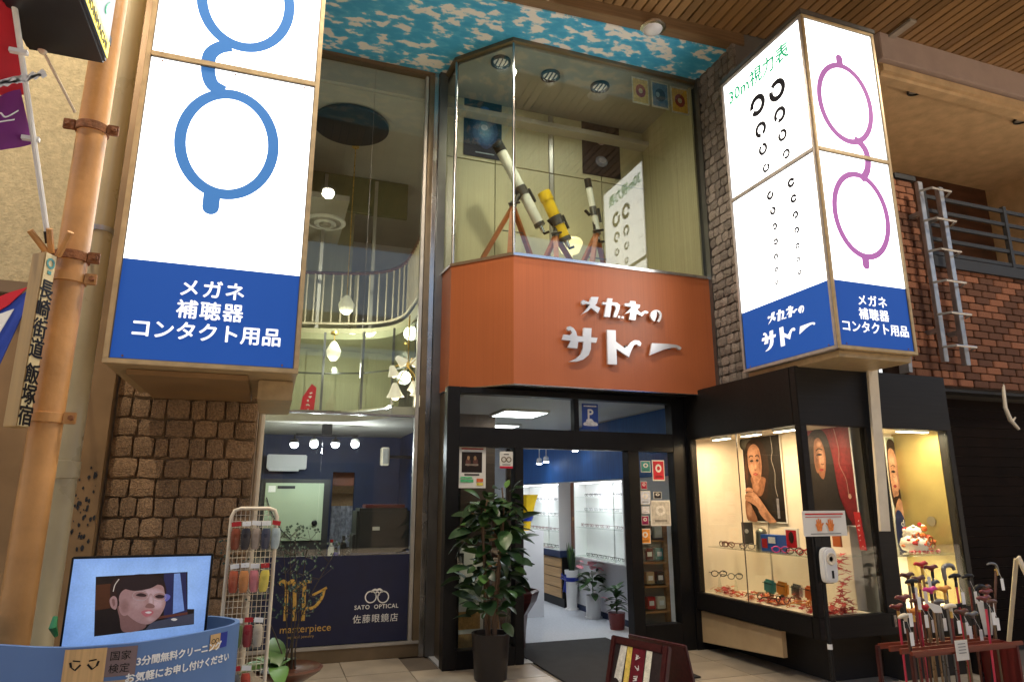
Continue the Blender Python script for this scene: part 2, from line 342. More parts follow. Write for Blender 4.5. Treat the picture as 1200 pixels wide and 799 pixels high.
# fascia trim between the slats and the clouded soffit
MB().prism([(-4, 6.13, 6.92), (5.0, 5.72, 6.92), (5.0, 5.88, 6.92), (-4, 6.29, 6.92)], (0, 0, .2)).build('trim', M('trimwood', (.2, .12, .06), .5, streak=(2, 40, 40, .3)), ce, .006)
m = M('cloudprint', (.05, .3, .62), .55)
nt = m.node_tree; N = nt.nodes; L = nt.links; b = N['Principled BSDF']
for l in list(b.inputs['Base Color'].links): L.remove(l)
tc = N.new('ShaderNodeTexCoord'); mp = N.new('ShaderNodeMapping'); mp.inputs['Scale'].default_value = (2.1, 3.6, 1); mp.inputs['Rotation'].default_value = (0, 0, .25)
L.new(tc.outputs['Object'], mp.inputs[0])
n1 = N.new('ShaderNodeTexNoise'); n1.inputs['Scale'].default_value = 2.7; n1.inputs['Detail'].default_value = 5; n1.inputs['Roughness'].default_value = .5; L.new(mp.outputs[0], n1.inputs['Vector'])
rp = N.new('ShaderNodeValToRGB'); rp.color_ramp.elements[0].position = .515; rp.color_ramp.elements[0].color = (.09, .46, .74, 1)
rp.color_ramp.elements[1].position = .575; rp.color_ramp.elements[1].color = (.8, .79, .78, 1)
e = rp.color_ramp.elements.new(.545); e.color = (.36, .6, .76, 1); e = rp.color_ramp.elements.new(.4); e.color = (.045, .37, .68, 1); L.new(n1.outputs[0], rp.inputs[0]); L.new(rp.outputs[0], b.inputs['Base Color'])
so_ = struct(MB().plan([(-3.9, 7.53), (1.74, 7.53), (1.77, 7.09), (2.317, 6.5), (XP, 6.5), (XP, 5.86), (-3.9, 6.26)], ZC, ZC + .05).build('soffit_ceiling', 'cloudprint'))
tr = MB().bar((-3.9, 7.5, ZC-.02), (1.76, 7.5, ZC-.02), .06, .05).build('edge_trim', 'trimwood', so_)

# ------------------------------------------------------------------ stone pillars
def stone_mesh(k):
    rnd = random.Random(k); bm = bmesh.new()
    bmesh.ops.create_cube(bm, size=1); bmesh.ops.subdivide_edges(bm, edges=bm.edges, cuts=1, use_grid_fill=True)
    for v in bm.verts:
        f = 1.35 if v.co.y < -.4 and abs(v.co.x) < .3 and abs(v.co.z) < .3 else 1
        c = sum(abs(t) > .4 for t in v.co); q = .86 if c == 3 else (.95 if c == 2 else 1)
        v.co = Vector((v.co.x*q + rnd.uniform(-.05, .05), v.co.y*f*(.8 if c == 3 else 1) + rnd.uniform(-.06, .06), v.co.z*q + rnd.uniform(-.06, .06)))
    me = bpy.data.meshes.new('stone'); bm.to_mesh(me); bm.free()
    for p in me.polygons: p.use_smooth = False
    return me
def stone_face(parent, fr, w, z0, z1, rowh, wid, mat, dep=.05):
    ms = [stone_mesh(k) for k in range(7)]
    for me in ms: me.materials.append(MATS[mat])
    z = z0; rz = math.atan2(fr.U.y, fr.U.x)
    while z < z1:
        h = rowh * random.uniform(.9, 1.1); u = 0
        while u < w - .03:
            q = min(wid * random.uniform(.65, 1.35), w - u)
            if w - u - q < wid * .4: q = w - u
            p = fr.pt(u + q/2, z + h/2 - fr.O.z, .012)
            inst('stone', random.choice(ms), parent, p, (0, random.uniform(-.03, .03), rz), (q - .007, dep * random.uniform(.75, 1.1), h - .008))
            u += q
        z += h
pl = T('stone_pillar', 'brown rough stone block pillar under the blue-ringed light box', 'pillar', (-.64, 5.95, 0))
MB().box((-1.13, 5.74, 0), (-.13, 7.46, 6.88)).build('core', 'stonejoint', pl)
stone_face(pl, Fr((-1.13, 5.74, 0)), 1.0, .75, 3.0, .145, .15, 'stone')
MB().tube([(-.1, 5.95, 0), (-.1, 5.95, 4.4)], .028, 10).build('conduit', 'ivory', pl)
for z in (1.3, 2.55): MB().box((-.13, 5.9, z), (-.05, 6.0, z+.03)).build('clamp', 'rust', pl)
M('greyjoint', (.15, .14, .13), .95)
pr = T('stone_pillar', 'grey split stone pillar between orange sign board and eye chart light box', 'pillar', (5.3, 6.2, 0))
MB().box((5.3, 5.75, 0), (5.9, 7.6, 2.82)).build('core', 'greyjoint', pr); MB().box((XP + .02, 5.75, 2.825), (5.9, 7.6, 7.12)).build('core', 'greyjoint', pr)
stone_face(pr, Fr((XP + .02, 6.52, 0), (0, -1, 0)), .78, 2.75, 7.0, .115, .12, 'stonegrey')
MB().box((XP - .03, 6.44, ZS0 + .05), (XP + .02, 6.52, ZC)).build('edge_trim', 'darksteel', pr)

# ------------------------------------------------------------------ bay: sign board, window, little room
bay = T('bay_window', 'faceted upstairs bay window with telescopes over an orange wooden sign board', 'bay window', (3.3, 6.8, ZS0))
def inward(poly, d):
    out = []; n = len(poly)
    for i, p in enumerate(poly):
        p = Vector(p); a = Vector(poly[i-1]) if i else None; c = Vector(poly[i+1]) if i < n-1 else None; ns = []
        for q, r in ((a, p), (p, c)):
            if q is None or r is None: continue
            t = (r - q).normalized(); ns.append(Vector((t.y, -t.x)))
        k = sum(ns, Vector((0, 0))) / len(ns); k = k / max(k.dot(ns[0]), .3) ; out.append(p + k * d)
    return out
def ring_wall(poly, th, z0, z1, name, mat, parent, bevel=0.):
    q = inward(poly, th); obs = []
    for i in range(len(poly)-1):
        obs.append(MB().plan([poly[i], poly[i+1], q[i+1], q[i]], z0, z1).build(name, mat, parent, bevel))
    return obs
ring_wall(BAY, .06, ZS0, ZS1, 'sign_panel', 'terracotta', bay)
for z0, z1, o in ((ZS1, ZS1 + .035, -.02), (ZS0 - .012, ZS0, -.006)):
    ring_wall(inward(BAY, o), .07, z0, z1, 'trim_strip', 'chrome', bay, .003)
ring_wall(inward(BAY, .02), .012, ZS1 + .036, ZC - .005, 'pane', 'bay_glass', bay)
ring_wall(inward(BAY, -.015), .05, ZC - .045, ZC - .001, 'head_rail', 'bronze', bay)
for (x, y), s in ((inward(BAY, .02)[1], .016), (inward(BAY, .02)[2], .02), ((1.72, 7.46), .035)):
    MB().tube([(x, y, ZS1 + .036), (x, y, ZC - .04)], s, 10).build('mullion', 'steel', bay, 0, True)
MB().box((1.66, 7.42, 0), (1.76, 7.62, ZC)).build('corner_post', 'darksteel', bay, .004)
MB().box((1.60, 7.46, 0), (1.655, 7.6, ZC)).build('corner_post', 'steel', bay, .004)
q = inward(BAY, .065)
MB().plan([(p.x, p.y) for p in q] + [(1.78, 8.3), (XP, 8.3)], ZS0 + .01, ZS0 + .03).build('underside', 'blackmatt', bay)
struct(MB().plan([(p.x, p.y) for p in q] + [(1.81, 7.8), (XP, 7.8)], ZS1 - .04, ZS1 - .005).build('floor_bay', 'drawerwood'))
struct(MB().plan([(p.x, p.y) for p in q] + [(1.81, 7.8), (XP, 7.8)], ZC - .055, ZC - .01).build('ceiling_bay', M('bayceil', (.34, .32, .28), .7, nz=(2, .1))))
wb = struct(MB().box((1.76, 7.84, ZS1), (XP, 7.9, ZC)).build('wall_bay', 'cream'))
xs = [1.76, 2.52, 3.3, 3.37, 4.1, 4.8]
for a, c in zip(xs, xs[1:]):
    for z0, z1 in ((ZS1, 5.95), (5.96, ZC - .06)):
        MB().box((a + .006, 7.8, z0 + .004), (c - .006, 7.84, z1)).build('panel', 'cream' if c - a > .1 else 'alu', wb, .003)
struct(MB().box((XP - .06, 6.58, ZS1), (XP - .035, 7.8, ZC - .06)).build('wall_bay_side', 'cream2'))
# blue lettering on the board: metal letters, drawn from the lettering's own outlines
LET = {
 'me': [[(231,98),(250,88),(268,96),(300,106),(320,60),(384,62),(368,118),(352,136),(398,158),(376,206),(318,158),(286,188),(230,216),(262,186),(292,150),(306,128),(272,122),(244,130),(232,122)]],
 'ga': [[(418,106),(456,108),(460,72),(506,76),(502,106),(548,112),(572,132),(568,168),(548,222),(536,242),(512,238),(520,206),(534,168),(530,140),(498,136),(484,240),(430,236),(448,130),(416,128)],
        [(556,226),(574,228),(572,248),(552,246)],[(586,230),(606,232),(604,252),(582,248)]],
 'ne': [[(612,118),(656,118),(660,96),(708,100),(708,124),(748,130),(746,150),(722,172),(752,200),(790,182),(816,188),(822,200),(806,208),(790,204),(764,232),(716,208),(708,266),(652,260),(662,196),(612,212),(650,176),(674,150),(612,140)]],
 'sa': [[(62,438),(76,390),(132,396),(148,378),(136,352),(116,358),(102,344),(110,322),(136,318),(164,334),(186,366),(196,404),(244,408),(250,332),(322,336),(318,416),(374,420),(362,464),(318,460),(316,520),(296,572),(250,610),(190,630),(124,630),(180,604),(226,566),(246,510),(248,456),(206,454),(196,514),(110,506),(138,446)]],
 'to': [[(456,350),(534,354),(536,452),(612,510),(640,492),(664,460),(700,440),(740,444),(760,468),(752,492),(730,490),(718,474),(694,484),(672,530),(650,592),(540,518),(546,656),(464,652)]],
 'bar': [[(852,466),(1010,474),(1062,480),(1090,490),(1112,506),(1104,526),(1086,524),(1070,506),(1030,506),(960,522),(832,574)]],
}
no_o = ell(886, 226, 52, 56, 26); 
fb = Fr((2.317, YB, ZS0))
def to_fb(p): w = at(650 + p[0]/7.5, 340 + p[1]/7.5, Y=YB - .05); return fb.uv(w)
LUV = {k: [[to_fb(p) for p in poly] for poly in v] for k, v in LET.items()}
NO = [to_fb(p) for p in cr([(870,276),(846,250),(838,218),(856,186),(890,174),(924,186),(938,220),(930,258),(912,282),(898,272),(914,248),(918,220),(906,196),(896,192),(894,230),(882,264)], 3)]
LUV['no'] = [NO]
lm = 'lettermetal'; M(lm, (.72, .73, .76), .3, .55, nz=(3, .1))
for k in ('me', 'ga', 'ne', 'no', 'sa', 'to', 'bar'):
    mb = MB()
    for poly in LUV[k]: mb.prism([fb.pt(p[0], p[1], .03) for p in poly], fb.N * .03)
    mb.build('letter', lm, bay, .002)
    for poly in LUV[k][:1]:
        cx = sum(p[0] for p in poly)/len(poly); cy = sum(p[1] for p in poly)/len(poly)
        MB().box(fb.pt(cx-.012, cy-.012, -.002), fb.pt(cx+.012, cy+.012, .031)).build('standoff', 'darksteel', bay)

# ------------------------------------------------------------------ light boxes
def glasses(fr, c1, c2, r, th, bridge, bw, tails, mat, parent):
    """a pair of round spectacles standing on end: two rings, a curled bridge, rounded tails"""
    for c in (c1, c2): annulus('ring', fr, c, r, (r[0]-th, r[1]-th), mat, parent, -.004, -.002, k=64)
    solid('bridge', fr, stroke([(p.x, p.y) for p in cr(bridge, 6, False)], bw), mat, parent, -.0035, -.0015)
    for (x0, y0, sg) in tails:
        solid('tail', fr, [(x0 + th*.72*math.cos(t), y0 + sg*(th*.9 + th*.75*math.sin(t))) for t in [i*math.pi/10 for i in range(11)]] + [(x0 - th*.72, y0 - sg*th*.5), (x0 + th*.72, y0 - sg*th*.5)], mat, parent, -.0035, -.0015)
def sign_face(th, fr, w, z0, z1, zm, zb, fmat):
    """one glazed face: frame bars, two lit panels and a blue foot"""
    h = z1 - z0; e = .03
    pan = []
    for a, c in ((e, zm - z0 - e*.6), (zm - z0 + e*.6, h - e)):
        pan.append(solid('panel', fr, rc(e, a, w - e, c), 'lit_white', th, -.03, -.006))
    solid('blue_band', fr, rc(e, e, w - e, zb - z0), 'lit_blue', pan[0], -.0055, -.004)
    for k, (a, c) in enumerate(((e, zm - z0 - e*.6), (zm - z0 + e*.6, h - e))):
        for pts in (rc(e, a, w - e, a + .005), rc(e, c - .007, w - e, c), rc(e, a, e + .005, c), rc(w - e - .005, a, w - e, c)): solid('gasket', fr, pts, 'darksteel', pan[k], -.0035, .004)
        for u_, v_ in ((.1, c - .02), (w/2, c - .02), (w - .1, c - .02), (.1, a + .02), (w - .1, a + .02)): solid('screw', fr, ell(u_, v_, .006, .006, 8), 'rust', pan[k], -.003, .003)
    for pts in (rc(0, 0, w, e), rc(0, h - e, w, h), rc(0, e, e, h - e), rc(w - e, e, w, h - e), rc(e, zm - z0 - e*.6, w - e, zm - z0 + e*.6)):
        solid('frame_bar', fr, pts, fmat, th, -.04, .012, .003)
    return pan
X0, X1, Y0, Y1, Z0, Z1, ZM, ZBL = 4.55, 5.465, 4.4, 5.65, 2.87, 6.22, 4.78, 3.5
es = T('light_box_sign', 'tall lit light box with eye chart and violet spectacles above the display case', 'sign', (X0, Y0, Z0))
MB().box((X0 + .042, Y0 + .042, Z0 + .003), (X1 - .005, Y1, Z1 - .003)).build('cabinet', 'signframe2', es)
MB().box((X0 + .05, Y0 + .05, Z0 - .06), (X1 - .02, Y1, Z0)).build('base_tray', 'signframe', es, .004)
MB().box((X0 - .02, Y0 - .02, Z1 + .002), (X1 + .02, Y1, Z1 + .05)).build('cap', 'darksteel', es, .004)
for z in (3.3, 5.9): MB().box((5.0, Y1, z), (5.1, 5.76, z + .1)).build('bracket', 'darksteel', es)
fl = Fr((X0, Y1, Z0), (0, -1, 0)); ff = Fr((X0, Y0, Z0))
pL = sign_face(es, fl, Y1 - Y0 - .002, Z0, Z1, ZM, ZBL, 'signframe2'); pF = sign_face(es, ff, X1 - X0, Z0, Z1, ZM, ZBL, 'signframe')
def C(px, py): return fl.uv(at(px, py, X=X0))
def hgt(px, py, h): return (at(px, py - h/2, X=X0) - at(px, py + h/2, X=X0)).z
rows = []
for (x, y, h) in ((222,298,118),(330,215,122),(240,432,86),(345,350,88),(253,540,66),(360,463,66),(270,642,52),(381,566,55)): rows.append((840 + x/4.7, 60 + y/4.7, h/4.7))
for (x, y, h) in ((157,97,36),(239,47,38),(168,157,32),(249,109,34),(175,218,28),(256,172,30),(179,277,26),(261,232,27),(180,335,24),(264,293,23),(182,385,20),(267,346,20),(183,436,18),(272,396,20)): rows.append((855 + x/3.33, 200 + y/3.33, h/3.33))
gaps = [3.5, 2.6, 4.9, 4.0, 1.9, 2.2, 1.2, 3.6, .8, 0, 2.1, 0, 3.6, 3.9, 3.3, 4.2, 4.8, 4.6, 5.3, 4.7, 1.6, 2.3]
for k, (x, y, h) in enumerate(rows):
    c = C(x, y); r = hgt(x, y, h) / 2 * 1.0; gz = gaps[k]; pnl = pL[1] if k < 8 else pL[0]
    annulus('ring', fl, c, (r, r), (r*(.52 if k < 8 else .4),)*2, 'lit_ink', pnl, -.004, -.002, gz + .24, gz + 2*math.pi - .24, 26)
nums = ['0.2', '0.3', '0.4', '0.5', '0.6', '0.7', '0.8', '0.9', '1.0', '1.2', '1.5']
for k, nm in enumerate(nums):
    u, v = C(*rows[2*k][:2]); u = .17
    text(nm, fl, u, v - .03, .062, 'lit_grey', pL[1] if k < 4 else pL[0], n=-.004, align='CENTER', space=1.5)
u, v = C(857, 119); text('30m視力表', fl, .1, v - .02, .2, 'lit_green', pL[1], n=-.004, sx=1.0, bold=.005)
# the shop's own lettering again, in white print on the blue foot
def logo_print(fr, u0, v0, s, parent, mat='lit_text'):
    bx0, by0 = LUV['sa'][0][0]; mb = MB()
    for k in LUV:
        for poly in LUV[k]: mb.prism([fr.pt(u0 + (p[0]-bx0)*s, v0 + (p[1]-by0)*s, -.003) for p in poly], fr.N * .002)
    return mb.build('lettering', mat, parent)
u, v = C(893, 402); logo_print(fl, .3, .27, .48, pL[0])
def three_lines(fr, w, zc, s, parent):
    for i, (t, uu) in enumerate((('メガネ', w/2), ('補聴器', w/2), ('コンタクト用品', w/2))):
        text(t, fr, uu, zc - i*s*1.12, s, 'lit_text', parent, n=-.003, align='CENTER', bold=.0026, space=1.12 if i < 2 else 1.0)
three_lines(ff, X1 - X0, .425, .113, pF[0])
vu = lambda px, py: ff.uv(at(px, py, Y=Y0))
glasses(ff, (.439, 2.466), (.463, 1.304), (.345, .44), .058, [vu(950 + x/3.99, 40 + y/3.99) for x, y in ((205, 490), (235, 512), (258, 545), (268, 585), (268, 625), (258, 655), (238, 680))], .075, ((.43, 2.466 + .44, 1), (.44, 1.304 - .44, -1)), 'lit_violet', pF[1])

LX0, LX1, LZ0, LZ1 = -.972, .118, 2.37, 6.3
ls = T('light_box_sign', 'tall lit light box with blue spectacles on the brown stone pillar', 'sign', (LX0, 4.4, LZ0))
MB().box((LX0 + .005, 4.442, LZ0 + .003), (LX1 - .005, 5.6, LZ1 - .003)).build('cabinet', 'signframe', ls)
MB().box((LX0 + .1, 4.55, LZ0 - .035), (-.18, 5.6, LZ0)).build('base_tray', 'tanpanel', ls, .004)
MB().box((-.12, 4.7, LZ0 - .13), (.1, 5.55, LZ0)).build('ballast_box', 'signframe', ls, .006)
for z in (2.9, 5.6): MB().box((-.6, 5.6, z), (-.5, 5.72, z + .1)).build('bracket', 'darksteel', ls)
lf = Fr((LX0, 4.4, LZ0)); lp = sign_face(ls, lf, LX1 - LX0, LZ0, LZ1, 4.43, 3.02, 'signframe')
three_lines(lf, LX1 - LX0, .455, .123, lp[0])
lu = lambda px, py: lf.uv(at(px, py, Y=4.4))
glasses(lf, (-.406 - LX0, 4.973 - LZ0), (-.43 - LX0, 3.878 - LZ0), (.318, .396), .07, [lu(x/2.96, y/2.96) for x, y in ((800, 158), (760, 166), (730, 188), (722, 225), (724, 262), (738, 295), (775, 318))], .088, ((-.43 - .06 - LX0, 3.878 - .396 - LZ0, -1),), 'lit_ring', lp[0])
MB().bar((.16, 5.7, 6.9), (.16, 5.7, 6.55), .025).bar((.16, 5.7, 6.55), (.02, 5.7, 6.55), .025).build('hanger', 'darksteel', ls)
# ------------------------------------------------------------------ rooms behind the glass (setting)
def wall(name, a, b, mat): return struct(MB().box(a, b).build(name, mat))
struct(MB().plan([(-.12, 7.54), (1.7, 7.54), (1.7, 6.92), (4.5, 6.92), (4.5, 13), (-.12, 13)], -.02, .004).build('floor_inside', 'carpet'))
wall('wall_left', (-.2, 7.62, 0), (-.13, 13, 7.2), 'cream2')
wall('wall_back', (-.2, 12.8, 0), (5.2, 12.9, 7.2), 'whitewall')
wr = wall('wall_right', (4.5, 6.95, 0), (4.6, 12.8, 2.72), 'whitewall')
MB().box((4.485, 6.97, 1.87), (4.499, 12.78, 2.68)).build('blue_wallpaper', 'bluewall', wr)
MB().box((4.48, 6.97, .004), (4.499, 12.78, .08)).build('skirting', 'navywall', wr)
wall('wall_partition', (1.82, 7.66, 0), (1.92, 10.2, 2.72), 'navywall')
wall('ceiling_showroom', (1.92, 6.95, 2.7), (4.6, 12.8, 2.76), 'whitewall')
wall('wall_niche', (1.92, 8.6, 0), (2.8, 8.66, 2.7), M('nichewood', (.1, .06, .035), .6, streak=(2, 2, 30, .4)))
# slab over the small front room, its free edge curved
edge = [(-.12, 8.42), (.3, 8.36), (.75, 8.26), (1.0, 8.05), (1.18, 7.76), (1.24, 7.58)]
ep = [(p.x, p.y) for p in cr(edge, 5, False)]
sb = struct(MB().plan(ep + [(1.84, 7.58), (1.84, 12.8), (-.12, 12.8)], 2.5, 2.62).build('slab_mezzanine', 'greyceil'))
mbx = MB(); pp = [Vector((*p, 2.62)) for p in ep]; mbx.tube(pp, .018, 6); mbx.build('edge_rail', 'chrome', sb)
wall('wall_room_back', (-.12, 10.2, 0), (.86, 10.3, 2.5), 'navywall'); wall('wall_room_back_side', (1.17, 10.2, 0), (1.9, 10.3, 2.5), 'navywall'); wall('lintel_room', (.86, 10.2, 1.98), (1.17, 10.3, 2.5), 'navywall')
# upper floor: balcony slab, railing, ceiling
e2 = [(-.12, 9.85), (.3, 9.75), (1.0, 9.55), (1.38, 9.3), (1.56, 8.9), (1.58, 8.3), (1.56, 7.66)]
e2p = [(p.x, p.y) for p in cr(e2, 6, False)]
s2 = struct(MB().plan(e2p + [(4.8, 7.95), (4.8, 12.8), (-.12, 12.8)], 3.82, 3.98).build('slab_upper', 'cream'))
wall('ceiling_upper', (-.2, 7.62, 6.55), (4.9, 12.8, 6.62), 'greyceil')
wall('wall_upper_back', (.1, 11.2, 3.99), (1.05, 11.3, 6.54), 'cream')
wall('wall_upper_side', (1.05, 10.6, 3.99), (1.12, 11.3, 5.2), 'cream2'); wall('wall_bay_back', (1.79, 7.91, 2.77), (4.9, 7.97, 7.1), 'cream2')
wall('wall_upper_band', (-.12, 9.98, 5.95), (1.75, 10.05, 6.54), M('olive', (.2, .2, .1), .6))
wall('lintel_glazing', (-.13, 7.56, 6.56), (1.7, 7.62, 6.9), 'greyceil')
for x in (.45, 1.22): MB().box((x, 9.94, 3.99), (x + .05, 9.99, 6.5)).build('post', 'alu', s2)
rl = T('balcony_railing', 'curved upstairs railing of pale balusters with brown handrail behind the tall glass', 'railing', (1.0, 9.6, 3.98))
def rail_line(z): return [Vector((p[0], p[1] + .03, z)) for p in e2p]
MB().tube(rail_line(4.82), .026, 8).build('handrail', 'brownwood', rl, 0, True); MB().tube(rail_line(4.06), .018, 6).build('bottom_rail', 'ivory', rl)
tot = rail_line(4.06); acc = 0
for a, b_ in zip(tot, tot[1:]):
    acc += (b_ - a).length
    if acc > .1: acc = 0; MB().tube([b_, b_ + Vector((0, 0, .75))], .012, 6).build('baluster', 'ivory', rl)
# mezzanine glass screen under the balcony
gs = T('glass_screen', 'glass screen with thin dark posts standing on the mezzanine edge', 'screen', (.6, 8.6, 2.62))
for x, y in ((.1, 9.3), (.55, 9.25), (1.05, 9.05), (1.4, 8.7), (1.6, 8.2)): MB().box((x, y, 2.62), (x + .03, y + .03, 3.82)).build('post', 'darksteel', gs)
for (x, y), (x2, y2) in zip(((.1, 9.3), (.55, 9.25), (1.05, 9.05), (1.4, 8.7)), ((.55, 9.25), (1.05, 9.05), (1.4, 8.7), (1.6, 8.2))):
    MB().plan([(x+.03, y), (x2, y2), (x2, y2+.012), (x+.03, y+.012)], 2.64, 3.8).build('pane', 'glass', gs)
    MB().bar((x+.03, y+.02, 3.25), (x2, y2+.02, 3.25), .02).build('mid_rail', 'darksteel', gs)
cu = T('mezzanine_cupboard', 'pale green panelled cupboards upstairs behind the glass screen', 'cupboard', (.5, 10.6, 2.62))
MB().box((-.1, 10.4, 2.62), (1.8, 10.9, 3.82)).build('carcass', 'cream', cu)
for i in range(4): MB().box((-.08 + i*.46, 10.37, 2.66), (.36 + i*.46, 10.4, 3.78)).build('door', 'cream', cu, .006)
# lamps upstairs
for k, (px, py, Y, w, lab) in enumerate(((406, 357, 9.0, .11, 'frosted glass pendant lamp hanging above the balcony handrail'), (391, 411, 9.2, .1, 'lit brass pendant lamp hanging below the balcony slab'))):
    p = at(px, py, Y=Y); t = T('pendant_lamp', lab, 'lamp', p, 'pendant lamps upstairs')
    MB().lathe(p, [(.02, .13), (.05, .1), (w*.7, .06), (w, 0), (w*.85, -.08), (w*.4, -.13)], 16).build('shade', M('shade%d' % k, (.8, .78, .6), .3, emit=.05 + .16*k, ecol=(1, .9, .65)), t, 0, True)
    ztop = 6.54 if k == 0 else 3.82
    point('pendant_light', p - Vector((0, 0, .25)), (9, 6.5)[k], (.95, .95, .78), .1)
    MB().tube([p + Vector((0, 0, .12)), Vector((p.x, p.y, ztop))], .008, 6).build('rod', 'gold', t)
    MB().lathe(Vector((p.x, p.y, ztop - .03)), [(.05, 0), (.05, .03)], 12).build('rose', 'gold', t)
ch = T('chandelier', 'cluster of lit cone-shaded lamps hanging inside the tall window', 'lamp', at(478, 440, Y=8.0))
base = at(478, 430, Y=8.0); MB().tube([base, Vector((base.x, base.y, 3.82))], .01, 6).build('rod', 'gold', ch)
for (px, py, tx, tz) in ((461, 437, -.3, 1), (487, 425, .2, .4), (471, 424, -.7, .5), (496, 427, .7, .4), (484, 455, .1, 1), (463, 462, -.1, 1.), (491, 461, .1, 1)):
    p = at(px, py, Y=8.0 + random.uniform(-.12, .12)); ax = Vector((tx, -.2, tz)); big = py > 455
    r = .105 if big else .07
    sh = MB().lathe(p, [(.02, r*1.3), (.03, r*1.2), (r*.7, .02), (r, -.03), (r*.96, -.035)], 14, ax).build('shade', M('conewhite', (.8, .76, .66), .35, emit=.16, ecol=(1, .88, .66)), ch, 0, True)
    MB().ball(p - ax.normalized()*.03, r*.45, 10).build('bulb', M('softbulb', (1, .9, .7), .3, emit=.9, ecol=(1, .86, .6)), sh)
    MB().tube([p + ax.normalized()*.06, (p + base)/2 + Vector((0, 0, .08)), base], .006, 5).build('arm', 'gold', ch)
point('chandelier_light', at(478, 470, Y=8.0), 4, (1, .85, .6), .1)
vn = T('ceiling_vent', 'round white air vent in the ceiling above the balcony', 'vent', at(381, 261, Z=5.6))
pv = at(381, 261, Z=5.6); struct(MB().box((-.12, 8.9, 5.62), (.75, 10.6, 5.7)).build('ceiling_upper_drop', 'greyceil'))
for k, r in enumerate((.3, .23, .16, .09)): MB().lathe(pv + Vector((0, 0, -.012*k)), [(r, .02), (r, 0), (r*.86, -.02), (r*.8, .0)], 24).build('ring', 'alu' if k % 2 else 'white', vn, 0, True)
ds = tag(MB().lathe((.68, 8.45, 6.5), [(.5, 0), (.5, .04)], 40).build('ceiling_disc', M('discblue', (.012, .02, .035), .35, nz=(4, .4))), 'round dark blue disc fixed to the ceiling inside the tall window', 'ceiling disc')
for k, px in enumerate((455, 472, 486)):
    p = at(px + 2, 520 - 7*k + 6, Z=2.5); t = T('downlight', ('leftmost', 'middle', 'rightmost')[k] + ' of three small downlights in the curved ceiling above the navy room', 'downlight', p, 'small room downlights')
    MB().lathe(p - Vector((0, 0, .008)), [(.05, .008), (.05, 0), (.038, 0)], 16).build('trim_ring', 'white', t); MB().lathe(p - Vector((0, 0, .011)), [(.035, .002), (.035, 0)], 14).build('lens', M('lens', (1, .8, .65), .3, emit=2.0, ecol=(1, .75, .6)), t)
# hanging calligraphy scroll and plaque upstairs
fr = Fr(at(349, 492, Y=8.9)); sc_ = T('hanging_banner', 'narrow red cloth banner with white script behind the mezzanine edge', 'banner', fr.O)
solid('cloth', fr, [(0, 0), (.18, 0), (.2, .42), (.14, .47), (.1, .4), (.04, .3)], 'flagred', sc_, 0, .01)
for k in range(7): solid('brush_mark', fr, stroke([(p.x, p.y) for p in cr([(.05 + .05*random.random() + .01*k, .03 + .05*k + .03*random.random()) for _ in range(4)], 4, False)], .014), 'whiteink', sc_, .012, .014)

# ------------------------------------------------------------------ tall glazing left of the bay with the navy vinyl foot
wv = T('shop_glazing', 'tall shop glazing with navy vinyl foot left of the entrance', 'shop window', (.8, YG, 0))
MB().box((-.13, YG - .05, 0), (1.6, YG + .05, .13)).build('sill', 'bronze', wv, .006)
MB().box((-.13, YG - .07, .13), (1.6, YG - .02, .16)).build('sill_cap', 'alu', wv, .004)
for x0, x1, z0, z1 in ((-.12, .5, .14, 2.5), (.505, 1.6, .14, 2.5), (-.12, .86, 2.52, 6.86), (.865, 1.6, 2.52, 6.86)):
    MB().box((x0, YG, z0), (x1, YG + .01, z1)).build('pane', 'glass', wv)
MB().box((-.12, YG - .03, 2.5), (1.6, YG + .04, 2.52)).build('transom', 'steel', wv, .003)
MB().box((.862, YG - .002, 2.52), (.864, YG + .012, 6.86)).build('mullion', 'darksteel', wv)
MB().box((1.535, YG - .06, .13), (1.6, YG + .06, 6.87)).build('mullion', 'bronze', wv, .006); MB().box((1.49, YG - .04, .13), (1.53, YG + .04, 6.87)).build('mullion', 'alu', wv, .006)
MB().box((-.12, YG - .05, 6.84), (1.6, YG + .05, 6.89)).build('head', 'bronze', wv, .004)
zt = at(430, 650, Y=YG - .01).z
vin = MB().box((.0, YG - .012, .165), (1.485, YG - .004, zt)).build('vinyl', 'navy', wv)
fv = Fr((0, YG - .013, 0))
def V(px, py): return fv.uv(at(px, py, Y=YG - .013))
# gold monogram, wordmark and the shop's mark
u0, v0 = V(327, 727); 
def mk(pts, w, mat='gold', c=True): solid('monogram_stroke', fv, stroke([(p.x, p.y) for p in cr([V(*p) for p in pts], 6, False)] if c else [V(*p) for p in pts], w), mat, vin, .001, .003)
mk([(327, 684), (333, 681), (336, 690), (334, 727)], .036); mk([(335, 690), (341, 681), (345, 686), (345, 727)], .036); mk([(345, 690), (355, 682), (365, 681)], .03); mk([(357, 682), (355, 727)], .036); mk([(355, 713), (368, 711), (377, 700), (380, 690)], .03); mk([(366, 697), (374, 693), (383, 688)], .024)
uu, vv = V(327, 742); text('masterpiece', fv, uu, vv, .1, 'gold', vin, n=.001, space=1.02); uu, vv = V(337, 748); text('optical jewelry', fv, uu, vv, .036, 'gold', vin, n=.001, space=1.15)
uu, vv = V(415, 714); text('SATO  OPTICAL', fv, uu, vv, .058, 'whiteink', vin, n=.001, space=1.12, bold=.001)
uu, vv = V(413, 728); text('佐藤眼鏡店', fv, uu, vv - .012, .088, 'whiteink', vin, n=.001, space=1.18)
for px in (434.5, 449): annulus('emblem_ring', fv, V(px, 699), (.062, .062), (.05, .05), 'whiteink', vin, .001, .003)
mk([(435, 693), (439, 690.5), (442, 691), (445, 690), (449, 693)], .02, 'whiteink'); mk([(440, 697), (441, 693.5), (443.5, 693.5), (444.5, 697)], .012, 'whiteink')

